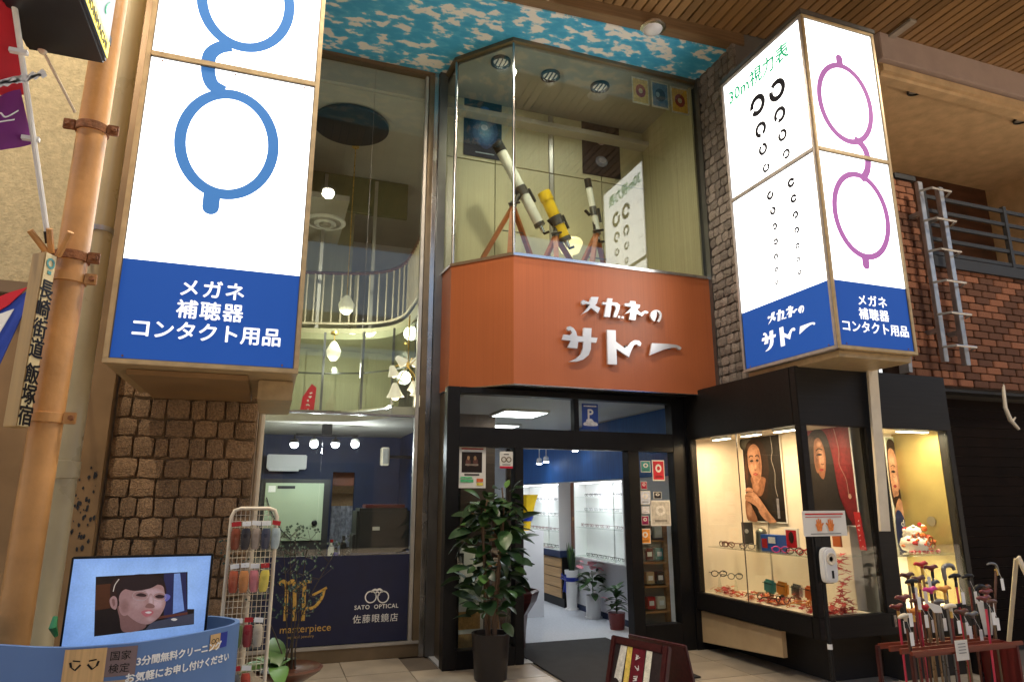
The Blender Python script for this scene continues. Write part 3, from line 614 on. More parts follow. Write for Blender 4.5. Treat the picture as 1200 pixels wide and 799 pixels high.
# ------------------------------------------------------------------ entrance
en = T('entrance_doorway', 'black framed shop entrance with open doorway, transom lights and glazed side panels', 'doorway', (3.0, YD, 0))
def xd(px, py=600): return at(px, py, Y=YD).x
XA, XB_, XCc, XDd, XE, XF = xd(520), xd(535), xd(601), xd(611), xd(735), xd(748)
XG, XH = xd(789), 4.545
zh0, zh1, zt1 = 2.13, 2.335, 2.69
def post(x0, x1, z0, z1, mat='black', d=.07, name='post'): return MB().box((x0, YD - d, z0), (x1, YD + d, z1)).build(name, mat, en, .005)
post(XA, XB_, 0, ZS0 - .015); post(XCc, XDd, 0, zh0); post(XE, XF, 0, zh0); post(XG, XH, 0, ZS0 - .015)
post(XB_, XG, zh0, zh1, name='head'); post(XB_, XG, zt1, ZS0 - .015, name='head'); xm = xd(676)
post(xm - .03, xm + .03, zh1, zt1, d=.05, name='mullion')
post(XB_, XCc, 0, .17, name='bottom_rail'); post(XF, XG, 0, .28, name='bottom_rail')
MB().box((XDd, YD - .07, -.004), (XE, YD + .09, .012)).build('threshold', 'alu', en, .003)
for a, c, z0, z1 in ((XB_, xm - .03, zh1, zt1), (xm + .03, XG, zh1, zt1), (XB_, XCc, .17, zh0), (XF, XG, .28, zh0)):
    MB().box((a, YD - .006, z0), (c, YD + .006, z1)).build('pane', 'glass', en)
MB().box((XH + .001, 6.765, 0), (XP + .4, 6.96, ZS0 + .1)).build('filler', 'black', en)
# sliding door leaf parked behind the left side panel
MB().box((XB_ + .02, YD + .11, 0), (XB_ + .07, YD + .15, zh0)).build('door_stile', 'black', en); MB().box((XCc - .03, YD + .11, 0), (XDd + .0, YD + .15, zh0)).build('door_stile', 'black', en)
MB().box((XB_ - .06, 7.0, 0), (XB_, 7.5, ZS0 - .02)).build('return_panel', 'bronze', en, .004)
def card(name, label, cat, px0, py0, px1, py1, Y, mat='paper', group=None, th=.003):
    a, c = at(px0, py1, Y=Y), at(px1, py0, Y=Y); f = Fr(a); t = T(name, label, cat, a, group); w, h = c.x - a.x, c.z - a.z
    solid('sheet', f, rc(0, 0, w, h), mat, t, -th, 0); return t, f, w, h
K = (.02, .02, .02)
t, f, w, h = card('notice_poster', 'white framed notice poster with dark group photo on left door glass', 'poster', 536.5, 522, 569.5, 571.5, YD - .02)
art('printed_sheet', f, [((.02, .012, .01), rc(.12*w, .36*h, .86*w, .84*h)), ((.12, .05, .04), ell(.35*w, .6*h, .09*w, .1*h)), ((.12, .05, .04), ell(.62*w, .6*h, .09*w, .1*h)), ((.25, .2, .16), rc(.25*w, .52*h, .72*w, .56*h)), ((.35, .2, .1), ell(.36*w, .7*h, .05*w, .05*h)), ((.35, .2, .1), ell(.6*w, .7*h, .05*w, .05*h)),
    ((.05, .05, .05), rc(.22*w, .29*h, .76*w, .33*h)), ((.1, .45, .2), rc(.08*w, .13*h, .55*w, .2*h)), ((.1, .45, .2), rc(.08*w, .22*h, .5*w, .26*h)), ((.7, .15, .05), rc(.66*w, .14*h, .9*w, .22*h)), ((.7, .6, .1), rc(.66*w, .06*h, .9*w, .12*h)), ((.4, .05, .05), rc(.1*w, .9*h, .9*w, .93*h))], t)
t, f, w, h = card('spectacles_sticker', 'small white sticker with round spectacles and red foot on door glass', 'sticker', 585.5, 529, 601, 548.5, YD - .085)
art('printed_sheet', f, [((.5, .02, .05), rc(0, 0, w, .13*h)), ((.05, .05, .05), rc(.3*w, .8*h, .7*w, .86*h)), ((.05, .05, .05), rc(.2*w, .2*h, .8*w, .24*h))], t)
for cx in (.31, .69): annulus('ring', f, (cx*w, .52*h), (.2*w, .2*w), (.13*w, .13*w), 'bronze', t, .002, .003)
t, f, w, h = card('parking_sticker', 'blue parking sticker with white letter P and car on transom glass', 'sticker', 682.5, 473.5, 700.5, 502.5, YD - .012, M('pblue', (.02, .07, .35), .4))
text('P', f, w/2, h*.42, .15, 'whiteink', t, n=.002, align='CENTER', bold=.004); art('car_mark', f, [((.8, .8, .8), [(p.x, p.y) for p in cr([(.12*w, .14*h), (.9*w, .14*h), (.92*w, .26*h), (.72*w, .3*h), (.6*w, .4*h), (.3*w, .4*h), (.22*w, .28*h), (.1*w, .25*h)], 3)])], t); art('header_bar', f, [((.8, .8, .8), rc(.1*w, .88*h, .9*w, .93*h))], t)
stk = [(751, 540, 762, 553, (.05, .28, .25)), (765, 539, 778, 563, (.55, .02, .04)), (751, 564, 758, 573, (.4, .02, .06)), (750, 575, 762, 591, (.6, .65, .75)), (766, 576, 775, 584, (.02, .02, .03)), (752, 593, 761, 602, (.7, .7, .75)), (752, 604, 760, 615, (.3, .02, .1)), (763, 586, 785, 616, (.55, .52, .45)), (750, 619, 762, 637, (.75, .3, .05))]
lab = ['teal picture', 'red award', 'maroon square', 'pale blue card', 'black card', 'white card', 'plum square', 'large cream leaflet', 'orange badge']
for k, (x0, y0, x1, y1, c) in enumerate(stk):
    t, f, w, h = card('door_sticker', lab[k] + ' sticker on the right door glass', 'sticker', x0, y0, x1, y1, YD - .012 - .004*(k % 2), group='stickers on the right door glass')
    art('printed_sheet', f, [(c, rc(.06*w, .06*h, .94*w, .94*h)), ((.75, .72, .66), ell(.5*w, .6*h, .25*w, .2*h)), (tuple(q*.5 for q in c), rc(.2*w, .15*h, .8*w, .24*h)), (c, ell(.5*w, .6*h, .13*w, .1*h))], t)
mt_ = tag(MB().box((2.62, 5.75, .002), (3.88, 7.66, .016)).build('door_mat', 'rubber', None, .005), 'large black rubber mat in the open doorway', 'mat')
# tall wooden display rack standing inside the right side panel
rk = T('display_rack', 'tall wooden rack of eyewear accessories behind the right door glass', 'rack', (4.2, 7.3, 0))
for x in (4.05, 4.4): MB().box((x, 7.12, 0), (x + .05, 7.17, 1.35)).build('upright', 'wood', rk)
MB().box((4.05, 7.17, 0), (4.45, 7.19, 1.35)).build('back', M('rackback', (.3, .26, .2), .6), rk)
for k, z in enumerate((.35, .62, .88, 1.12)): MB().box((4.1, 7.06, z), (4.4, 7.17, z + .02)).build('shelf', 'wood', rk)
for k in range(8):
    z = (1.14, .9, .64, .37)[k // 2]; x = 4.13 + .13*(k % 2)
    t = T('accessory_pack', '%s box on the %s shelf of the wooden rack inside the door' % (('grey', 'white', 'maroon', 'teal', 'tan', 'black', 'red', 'pale')[k], ('top', 'second', 'third', 'lowest')[k // 2]), 'box', (x, 7.09, z), 'boxed accessories on the rack'); MB().box((x, 7.08, z + .021), (x + .1, 7.15, z + .15)).build('box', ('darksteel', 'paper', 'maroon', 'teal', 'kraft', 'blackmatt', 'red', 'ivory')[k], t, .003); MB().box((x + .02, 7.078, z + .06), (x + .08, 7.08, z + .11)).build('sticker', 'whiteink', t)

# ------------------------------------------------------------------ showroom seen through the doorway
def shelf_unit(y0, y1, z0, z1, label, shelves, div):
    t = T('shelf_unit', label, 'shelves', (4.5, y0, z0), 'lit wall shelves'); X = 4.484
    MB().box((X - .015, y0, z0), (X, y1, z1)).build('back_panel', 'white', t); MB().box((X - .19, y0 + .03, z1 - .032), (X - .165, y1 - .03, z1 - .021)).build('led_strip', M('led', (1, 1, 1), .3, emit=4, ecol=(.92, .96, 1)), t); area('shelf_light', (X - .15, (y0 + y1)/2, z1 - .035), (X - .08, (y0 + y1)/2, z0), .06, y1 - y0 - .1, 9*(y1 - y0)/1.5, (.9, .95, 1))
    for y in (y0, y1 - .025): MB().box((X - .2, y, z0), (X - .0155, y + .025, z1)).build('side_panel', 'white', t)
    MB().box((X - .2, y0 + .026, z1 - .02), (X - .0155, y1 - .026, z1)).build('top_panel', 'white', t); MB().box((X - .2, y0 + .026, z0), (X - .0155, y1 - .026, z0 + .02)).build('bottom_panel', 'white', t)
    MB().box((X - .03, div - .012, z0 + .02), (X - .0155, div + .012, z1 - .02)).build('divider', 'white', t)
    for k, z in enumerate(shelves):
        MB().box((X - .19, y0 + .026, z), (X - .031, y1 - .026, z + .008)).build('glass_shelf', 'glass', t)
        mb = MB(); y = y0 + .1
        while y < y1 - .15:
            if random.random() < .86:
                for d in (0, .055): mb.tube([(X - .15, y + d + .024*math.cos(a), z + .04 + .018*math.sin(a)) for a in [i*math.pi/4 for i in range(8)]], .0035, 4, closed=True)
                mb.bar((X - .15, y - .02, z + .05), (X - .06, y - .02, z + .045), .004); mb.bar((X - .15, y + .078, z + .05), (X - .06, y + .078, z + .045), .004)
            y += random.uniform(.13, .17)
        o = mb.build('eyeglasses', ('blackmatt', 'maroon', 'darksteel')[k % 3]); o['kind'] = 'stuff'; o['label'] = 'row of spectacle frames on shelf %s of %s' % (('one', 'two', 'three', 'four')[k], label.split(' beside')[0]); o['category'] = 'spectacles'
shelf_unit(9.92, 11.72, .82, 1.85, 'wide lit white wall shelf beside the far wooden drawers', (.841, 1.1, 1.33, 1.56), 10.78)
shelf_unit(7.85, 9.36, .78, 1.85, 'lit white wall shelf beside the potted flowers nearest the door', (.801, 1.2, 1.42, 1.62), 8.47)
t = T('wall_picture', 'brown framed wall panel between the two lit shelves', 'picture', (4.48, 9.42, .8)); MB().box((4.465, 9.4, .86), (4.484, 9.88, 1.85)).build('panel', M('pic', (.2, .075, .035), .5, streak=(40, 3, 40, .3)), t); MB().box((4.455, 9.44, .95), (4.464, 9.6, 1.45)).build('inset', 'blackwood', t); MB().box((4.45, 9.62, 1.28), (4.464, 9.8, 1.33)).build('ledge', 'wood', t)
dc = T('drawer_cabinet', 'low pale wooden drawer cabinet along the showroom wall', 'cabinet', (4.38, 10.6, 0))
MB().box((4.3, 9.86, .14), (4.48, 11.45, .73)).build('carcass', 'blackwood', dc); MB().box((4.25, 9.84, .735), (4.48, 11.47, .83)).build('counter_top', 'navywall', dc, .005); MB().box((4.34, 9.9, .004), (4.47, 11.4, .139)).build('plinth', 'blackwood', dc)
for k in range(4): MB().box((4.28, 9.88, .15 + .145*k), (4.299, 11.43, .285 + .145*k)).build('drawer_front', 'drawerwood', dc, .003)
for k in range(3): y = 10.0 + k*.42; tag(MB().box((4.3, y, .832), (4.42, y + .2, .85)).build('leaflet', ('paper', 'maroon', 'kraft')[k]), ('white', 'maroon', 'tan')[k] + ' leaflet stack lying on the low wooden drawer cabinet', 'leaflet', 'leaflets on the drawer cabinet')
# ceiling panels added to light the showroom, none visible there
for k, (x, y) in enumerate(((3.0, 8.2), (3.2, 9.8), (3.2, 11.4), (2.5, 10.4))):
    t = T('added_ceiling_light', ('first', 'second', 'third', 'fourth')[k] + ' added square white light panel counted from the doorway', 'ceiling light', (x, y, 2.69), 'added showroom lights')
    MB().box((x - .31, y - .31, 2.67), (x + .31, y + .31, 2.699)).build('frame', 'white', t); MB().box((x - .28, y - .28, 2.664), (x + .28, y + .28, 2.669)).build('fill_panel', M('fill_panel', (1, 1, 1), .4, emit=2.2, ecol=(.95, .98, 1)), t)
for k, (px, py) in enumerate(((632, 543), (640, 541), (674, 528))):
    p = at(px, py, X=4.3); t = T('spot_lamp', ('left', 'right', 'far right')[k] + ' small lit spot lamp against the blue wallpaper', 'spot lamp', p, 'spot lamps on the blue wall'); MB().lathe(p, [(.03, .09), (.045, .07), (.05, 0)], 12, (0, 0, 1)).build('housing', 'white', t); MB().lathe(p - Vector((0, 0, .012)), [(.045, .011), (.04, 0)], 12).build('bulb', 'lampcool', t)
    MB().tube([p + Vector((0, 0, .09)), Vector((p.x, p.y, 2.7))], .008, 6).build('stem', 'white', t)
# ------------------------------------------------------------------ navy room left of the entrance
cb = T('storage_cabinet', 'pale green steel cabinet front with black knob in the navy room', 'cabinet', (.3, 9.3, 0))
a, c = at(306, 634, Y=9.2), at(380, 566, Y=9.2)
MB().box((a.x - .06, 9.22, .3), (c.x + .08, 9.7, c.z + .05)).build('carcass', 'machine', cb, .005)
fcb = Fr((a.x, 9.2, a.z)); w, h = c.x - a.x, c.z - a.z
dr = solid('door', fcb, rc(0, 0, w, h), 'greenboard', cb, -.015, .005, .003)
MB().lathe(fcb.pt(w*.87, h*.3, .006), [(.035, 0), (.035, .02), (.02, .03)], 16, fcb.N).build('knob', 'black', dr); solid('label_plate', fcb, rc(.05*w, .84*h, .17*w, .95*h), 'paper', dr, .006, .009); solid('rating_strip', fcb, rc(.2*w, .9*h, .5*w, .95*h), 'blackmatt', dr, .006, .009)
MB().tube([fcb.pt(.02, .75*h, .02), fcb.pt(.1*w, .55*h, .02), fcb.pt(.3*w, .2*h, .02), fcb.pt(.48*w, .02, .02)], .007, 6).build('cable', 'black', dr)
ac = T('air_conditioner', 'white wall air conditioner on the navy wall', 'air conditioner', at(334, 547, Y=10.1))
a, c = at(312, 549, Y=10.0), at(360, 533, Y=10.0); MB().box((a.x, 9.98, a.z), (c.x, 10.19, c.z)).build('body', 'plastic', ac, .012); MB().box((a.x + .03, 9.97, a.z - .03), (c.x - .1, 10.1, a.z + .01)).build('louvre', 'white', ac, .004)
mc = T('lens_machine', 'large matt black machine on the counter in the navy room', 'machine', (1.2, 8.2, .9))
a, c = at(416, 648, Y=7.95), at(481, 595, Y=7.95); MB().box((a.x, 7.95, a.z), (c.x, 8.4, c.z)).build('body', 'machine', mc, .03, True)
MB().box((a.x + .18, 7.94, (a.z + c.z)/2), (a.x + .26, 7.95, (a.z + c.z)/2 + .04)).build('plate', 'paper', mc); MB().box((a.x - .03, 8.0, a.z), (a.x + .06, 8.3, a.z + .2)).build('side_pod', 'blackmatt', mc, .01)
tag(MB().box((a.x + .1, 8.0, c.z + .002), (a.x + .55, 8.3, c.z + .04)).build('document_tray', 'maroon', None, .006), 'flat maroon tray lying on the matt black machine', 'tray')
wk = T('work_counter', 'dark work counter behind the navy vinyl', 'counter', (.8, 8.2, 0)); MB().box((-.1, 7.7, .0), (1.75, 8.5, .93)).build('base', 'navywall', wk); MB().box((-.1, 7.66, .931), (1.78, 8.52, .96)).build('top', 'blackwood', wk, .004)
for k, (px, mat, h, lb) in enumerate(((388, 'white', .18, 'white spray bottle'), (393, 'ribbon', .1, 'blue tub'), (402, 'black', .22, 'black dispenser'), (407, 'chrome', .1, 'small steel cup'))):
    p = at(px, 645, Y=7.85); p.z = .96; t = T('bottle', lb + ' on the dark work counter behind the vinyl', 'bottle', p); MB().lathe(p, [(.035, 0), (.035, h*.7), (.015, h*.85), (.015, h)], 12).build('body', mat, t, 0, True); MB().lathe(p + Vector((0, 0, h)), [(.018, .001), (.018, .03)], 10).build('cap', 'red' if k == 0 else 'blackmatt', t)
tl = T('track_light', 'black ceiling track with four lit globe spotlights in the navy room', 'track light', at(383, 507, Z=2.49))
p0 = at(383, 507, Y=8.6); tr0, tr1 = at(347, 509, Y=8.6), at(420, 508, Y=8.6); zb = tr0.z
MB().bar((tr0.x, 8.6, zb), (tr1.x, 8.6, zb), .03).build('track', 'black', tl); MB().box((p0.x - .06, 8.55, zb), (p0.x + .06, 8.65, 2.5)).build('canopy', 'black', tl, .006)
for k, px in enumerate((345, 368, 393, 416)):
    p = at(px, 519, Y=8.6); MB().tube([p + Vector((0, 0, .03)), Vector((p.x, 8.6, zb))], .012, 8).build('stem', 'black', tl); sk = MB().lathe(p, [(.03, .05), (.05, .03), (.055, 0)], 14).build('socket', 'black' if k % 2 == 0 else 'white', tl); MB().ball(p - Vector((0, 0, .012)), .05, 12).build('bulb', M('globe', (1, 1, 1), .3, emit=7, ecol=(.9, .95, 1)), sk, 0, True)
    if k % 2: point('spot_light', p - Vector((0, .08, .1)), 8, (.9, .95, 1), .05)
sp_ = T('wall_speaker', 'cream wall speaker high on the navy partition', 'speaker', at(452, 534, Y=9.2)); a, c = at(447, 545, Y=9.2), at(457, 524, Y=9.2); MB().box((a.x, 9.2, a.z), (c.x, 9.36, c.z)).build('body', 'ivory', sp_, .01); MB().box((a.x + .015, 9.19, a.z + .02), (c.x - .015, 9.2, c.z - .02)).build('grille', 'alu', sp_); MB().box((c.x, 9.26, a.z + .1), (1.83, 9.3, a.z + .14)).build('bracket', 'black', sp_)
# room beyond the doorway: curtain and orange lintel
bm_ = T('curtain', 'white leaf-patterned curtain beyond the inner doorway', 'curtain', (1.05, 10.6, .3)); mb = MB(); n = 14
mb.v = [Vector((.86 + .03*i, 10.7 + .03*math.sin(i*1.9), z)) for z in (.0, 1.5) for i in range(n)]; mb.f = [(i, i+1, n+i+1, n+i) for i in range(n-1)]; mb.build('cloth', M('curtainpat', (.6, .6, .65), .8, nz=(18, .6)), bm_, 0, True)
bx('upper_shelf', (.8, 10.75, 1.8), (1.4, 10.9, 2.1), 'terracotta', None); tag(bpy.data.objects['upper_shelf'], 'orange shelf board seen through the inner doorway', 'shelf')
bk = T('side_bookcase', 'wooden bookcase seen through the inner doorway', 'bookcase', (1.2, 11.5, 0)); MB().box((.6, 11.9, 0), (2.0, 12.2, 2.0)).build('carcass', 'drawerwood', bk)
for z in (.5, .9, 1.3, 1.7): MB().box((.62, 11.7, z), (1.98, 11.9, z + .03)).build('shelf', 'drawerwood', bk)
pt_ = T('partition_window', 'interior window in the navy partition looking into the showroom', 'window', (1.8, 8.6, 1)); MB().box((1.8, 7.9, 1.0), (1.819, 9.1, 1.9)).build('pane', M('mirrorpane', (.12, .13, .15), .08, .6), pt_)
for z in (.96, 1.9): MB().box((1.79, 7.86, z), (1.819, 9.14, z + .04)).build('frame', 'alu', pt_)

# ------------------------------------------------------------------ corner display case
XC, YC, ZB, ZG0, ZG1, ZF = 4.56, 4.95, .42, .60, 2.27, 2.82; XR = 6.47; XW = 5.24; YE = 6.76
dcs = T('display_case', 'black corner display case with warm lit interior under the eye chart sign', 'display case', (5.2, 5.6, 0))
def db(name, a, b, mat='blackwood', bevel=.006): return MB().box(a, b).build(name, mat, dcs, bevel)
db('fascia', (XC, YC, ZG1), (XR, YC + .08, ZF)); db('fascia', (XC, YC + .081, ZG1), (XC + .08, YE, ZF)); db('roof_board', (XC + .081, YC + .081, ZF - .06), (XR, YE, ZF - .002))
db('ceiling_board', (XC + .081, YC + .081, ZG1 + .02), (XR, YE, ZG1 + .05), 'casewall')
db('bottom_rail', (XC - .005, YC - .005, ZB), (XR, YC + .08, ZG0)); db('bottom_rail', (XC - .005, YC + .081, ZB), (XC + .08, YE, ZG0))
db('corner_post', (XC - .004, YC - .004, ZG0), (XC + .075, YC + .07, ZG1)); db('end_post', (XC, YE - .06, ZG0), (XC + .08, YE, ZG1))
x1, x2 = at(1026, 600, Y=YC).x, at(1046, 600, Y=YC).x
db('post', (x1, YC, ZG0), (x2, YC + .08, ZG1)); db('post', (XR - .075, YC, 0), (XR, YC + .1, ZG1))
db('floor_board', (XC + .081, YC + .081, ZB + .02), (XW + .02, YE, ZG0 - .005), 'casewall')
db('pane', (XC + .02, YC + .072, ZG0), (XC + .028, YE - .061, ZG1), 'glass', 0); db('pane', (XC + .076, YC + .02, ZG0), (x1, YC + .028, ZG1), 'glass', 0); db('pane', (x2, YC + .02, .62), (XR - .076, YC + .028, ZG1), 'glass', 0)
ym = at(868, 600, X=XC).y; db('glass_joint', (XC + .012, ym - .005, ZG0), (XC + .019, ym + .005, ZG1), 'steel', 0)
db('back_wall', (XW, YC + .25, ZG0 - .004), (XW + .03, YE, ZG1 + .019), 'casewall', 0); db('end_wall', (XC + .081, YE - .03, ZG0 - .004), (XW - .001, YE - .001, ZG1 + .019), 'casewall', 0)
db('side_wall', (XW + .001, YC + .24, ZG0 - .004), (x1 + .02, YC + .26, ZG1 + .019), 'casewall', 0)
for y in (YC + .75, YC + 1.35): db('back_strip', (XW - .012, y, ZG0), (XW - .001, y + .015, ZG1), 'alu', 0)
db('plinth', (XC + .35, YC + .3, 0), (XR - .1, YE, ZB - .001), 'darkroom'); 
hb = MB().prism([(XC + .05, YE, .4), (XC + .05, 5.5, .4), (XC + .05, 5.5, .17), (XC + .05, YE, .08)], (.05, 0, 0)).build('service_hatch', 'kraft', dcs)
gsh = db('glass_shelf', (XC + .12, YC + .1, 1.08), (XW - .014, YE - .1, 1.09), 'glass', 0)
db('pole', (x1 - .03, YC - .09, .5), (x1 + .0, YC - .06, 0.6), 'steel', 0)
# right bay of the case
db('bay_floor', (x2, YC + .081, .45), (XR - .076, 5.6, .6), 'casewall', 0); db('bay_back', (x2 - .0, 5.6, .6), (XR, 5.63, ZG1 + .019), 'casewall', 0); db('bay_side', (XR - .074, YC + .101, .6), (XR - .06, 5.6, ZG1 + .019), 'casegold', 0); db('bay_side', (x2 + .0, YC + .081, .6), (x2 + .01, 5.6, ZG1 + .019), 'casewall', 0)
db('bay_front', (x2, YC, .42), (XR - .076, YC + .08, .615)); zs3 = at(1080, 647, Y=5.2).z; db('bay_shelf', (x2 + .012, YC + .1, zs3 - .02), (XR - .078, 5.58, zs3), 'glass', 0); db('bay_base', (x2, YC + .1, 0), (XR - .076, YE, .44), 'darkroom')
MB().box((6.12, 5.56, .6), (6.16, 5.6, ZG1)).build('back_post', 'alu', dcs); MB().lathe((XR - .08, 5.25, 1.38), [(.05, 0), (.05, .004)], 20, (-1, 0, 0)).build('round_sticker', M('sticker_grey', (.25, .22, .15), .5), dcs)
wp = tag(MB().prism([at(1015, 434, Y=YC - .04), at(1026, 434, Y=YC - .04), at(1041, 622, Y=YC - .04), at(1030, 622, Y=YC - .04)], (0, -.025, 0)).build('white_batten', 'ivory'), 'white wooden batten leaning on the front of the display case', 'batten')
# case lamps, lit: small strip and spots under the case ceiling
for k, y in enumerate((6.35, 5.85, 5.35)):
    t = T('case_spot', ('far', 'middle', 'near')[k] + ' lit strip lamp under the ceiling of the corner display case', 'strip lamp', (4.8, y, ZG1), 'display case strip lamps'); MB().box((4.7, y - .14, ZG1 - .02), (4.76, y + .14, ZG1 + .019)).build('housing', 'white', t); MB().box((4.705, y - .13, ZG1 - .025), (4.755, y + .13, ZG1 - .021)).build('tube', M('casetube', (1, .85, .6), .3, emit=9, ecol=(1, .86, .66)), t)
    area('case_light', (4.73, y, ZG1 - .03), (4.95, y, .5), .3, .08, 4.2, (1, .66, .37))
t = T('case_spot', 'lit strip lamp under the ceiling of the narrow right case bay', 'strip lamp', (6.0, 5.1, ZG1), 'display case strip lamps'); MB().box((5.9, 5.06, ZG1 - .01), (6.3, 5.12, ZG1 + .019)).build('housing', 'white', t); MB().box((5.91, 5.065, ZG1 - .015), (6.29, 5.115, ZG1 - .011)).build('tube', 'casetube', t); area('case_light', (6.1, 5.09, ZG1 - .02), (6.1, 5.3, .6), .35, .06, 7, (1, .8, .5))
area('case_light', (6.05, 5.2, zs3 - .04), (6.05, 5.3, .6), .3, .1, 3, (1, .85, .55))

# posters in the case: printed portraits
def poster(fr, w, h, name, label, kind):
    t = T(name, label, 'poster', fr.O, 'portrait posters in the display case')
    solid('board', fr, rc(-.012, -.012, w + .012, h + .012), 'whiteink', t, -.008, 0)
    S = lambda pts, n=5: [(p.x*w, p.y*h) for p in cr(pts, n)]
    dk, hair, skin, sk2, sk3, lip = (.012, .009, .008), (.022, .01, .007), (.4, .2, .12), (.22, .095, .05), (.52, .29, .19), (.22, .03, .03)
    A = lambda c0, cx, cy, rx, ry, c1, rot=0.: (c0, [(x*w, y*h) for x, y in ell(cx, cy, rx, ry, 18, rot)], c1)     # airbrushed spot: edge colour equals the ground
    L_ = lambda pts, wd, c: (c, stroke([(p.x*w, p.y*h) for p in cr(pts, 5, False)], wd*w))
    if kind == 0:
        sh = [(dk, rc(0, 0, w, h)), A(dk, .12, .92, .2, .1, (.12, .12, .1)), (hair, S([(.02, .4), (.03, .7), (.12, .9), (.32, .96), (.55, .9), (.68, .7), (.62, .4), (.55, .25), (.3, .3)])), A(hair, .2, .86, .1, .07, (.1, .05, .03)), A(hair, .07, .6, .05, .2, (.09, .035, .02)),
              (sk2, S([(.2, .42), (.3, .3), (.45, .3), (.55, .42), (.55, .5), (.2, .52)])), A(sk2, .3, .4, .1, .08, (.4, .2, .12)),
              (skin, S([(.13, .72), (.16, .84), (.3, .9), (.44, .86), (.5, .72), (.49, .58), (.42, .47), (.33, .43), (.23, .5), (.15, .6)])), A(skin, .26, .8, .12, .07, sk3), A(skin, .24, .62, .08, .08, sk3), A(skin, .45, .68, .05, .17, (.16, .07, .04)), A(skin, .4, .52, .07, .05, (.24, .11, .06)), A(skin, .33, .475, .08, .03, (.3, .14, .08)), A(skin, .25, .7, .07, .035, (.32, .16, .1)), A(skin, .4, .7, .06, .035, (.22, .1, .06)),
              L_([(.18, .748), (.24, .765), (.3, .752)], .022, (.06, .03, .02)), L_([(.36, .752), (.41, .765), (.46, .748)], .022, (.05, .025, .015)), (dk, S([(.2, .7), (.25, .716), (.3, .702), (.25, .69)])), (dk, S([(.36, .702), (.41, .716), (.45, .7), (.41, .69)])), A(skin, .345, .63, .03, .05, sk3), L_([(.31, .6), (.335, .592), (.365, .602)], .018, (.2, .08, .05)), (lip, S([(.27, .545), (.33, .558), (.4, .545), (.34, .525)])), A(lip, .33, .54, .05, .012, (.45, .12, .1)),
              (skin, S([(.0, .3), (.08, .33), (.16, .35), (.24, .34), (.4, .26), (.62, .1), (.78, .0), (.55, 0), (.38, .08), (.3, .16), (.1, .22), (0, .24)])), A(skin, .3, .26, .18, .045, sk3, -.5), A(skin, .58, .05, .1, .05, (.25, .12, .07), -.6), (skin, S([(.02, .36), (.1, .39), (.2, .38), (.24, .35), (.14, .34), (.05, .34)])), A(skin, .12, .37, .08, .02, sk3), L_([(.02, .335), (.12, .34), (.22, .33)], .012, (.2, .09, .05)), L_([(.01, .29), (.12, .29), (.2, .275)], .012, (.2, .09, .05)), (sk2, S([(.0, .23), (.1, .21), (.22, .12), (.3, .0), (.08, 0), (0, .05)])), A(sk2, .1, .12, .09, .09, (.42, .22, .14)),
              L_([(.82, .97), (.84, .8), (.8, .7), (.86, .55), (.84, .4), (.88, .28)], .012, (.3, .28, .26)), ((.2, .2, .24), rc(.84*w, .04*h, .9*w, .26*h))]
        for cx in (.25, .41): sh.append(((.3, .22, .18), stroke([(x*w, y*h) for x, y in ell(cx, .7, .075, .042, 16)], .005*w)))
    elif kind == 1:
        sh = [((.14, .006, .01), rc(0, 0, w, h)), A((.14, .006, .01), .8, .7, .2, .3, (.22, .012, .018)), ((.4, .38, .35), rc(0, 0, .3*w, .3*h)), (dk, S([(.05, .1), (.0, .5), (.1, .85), (.3, .98), (.52, .93), (.62, .7), (.66, .4), (.7, .1), (.4, .0)])), A(dk, .2, .85, .12, .08, (.05, .025, .018)),
              (sk2, S([(.24, .7), (.28, .86), (.4, .88), (.48, .74), (.47, .58), (.4, .46), (.32, .5), (.26, .6)])), A(sk2, .4, .68, .07, .16, (.5, .27, .17)), A(sk2, .29, .66, .05, .14, (.12, .05, .03)), A(sk2, .38, .82, .07, .04, (.45, .24, .15)), L_([(.3, .755), (.36, .775), (.44, .76)], .02, dk), (dk, S([(.3, .71), (.36, .726), (.43, .71), (.36, .7)])), L_([(.38, .62), (.41, .608), (.44, .615)], .016, (.12, .05, .03)), (lip, S([(.33, .555), (.38, .568), (.43, .555), (.38, .538)])), (dk, S([(.0, 0), (.0, .3), (.3, .42), (.6, .36), (.8, .1), (.82, 0)])),
              L_([(.72, .97), (.78, .75), (.76, .6), (.86, .45), (.88, .3)], .012, (.3, .16, .14)), ((.4, .25, .2), ell(.9*w, .28*h, .03*w, .025*h))]
        sh.append(((.25, .16, .12), stroke([(x*w, y*h) for x, y in ell(.37, .71, .08, .042, 16)], .005*w)))
    else:
        g0 = (.36, .4, .3)
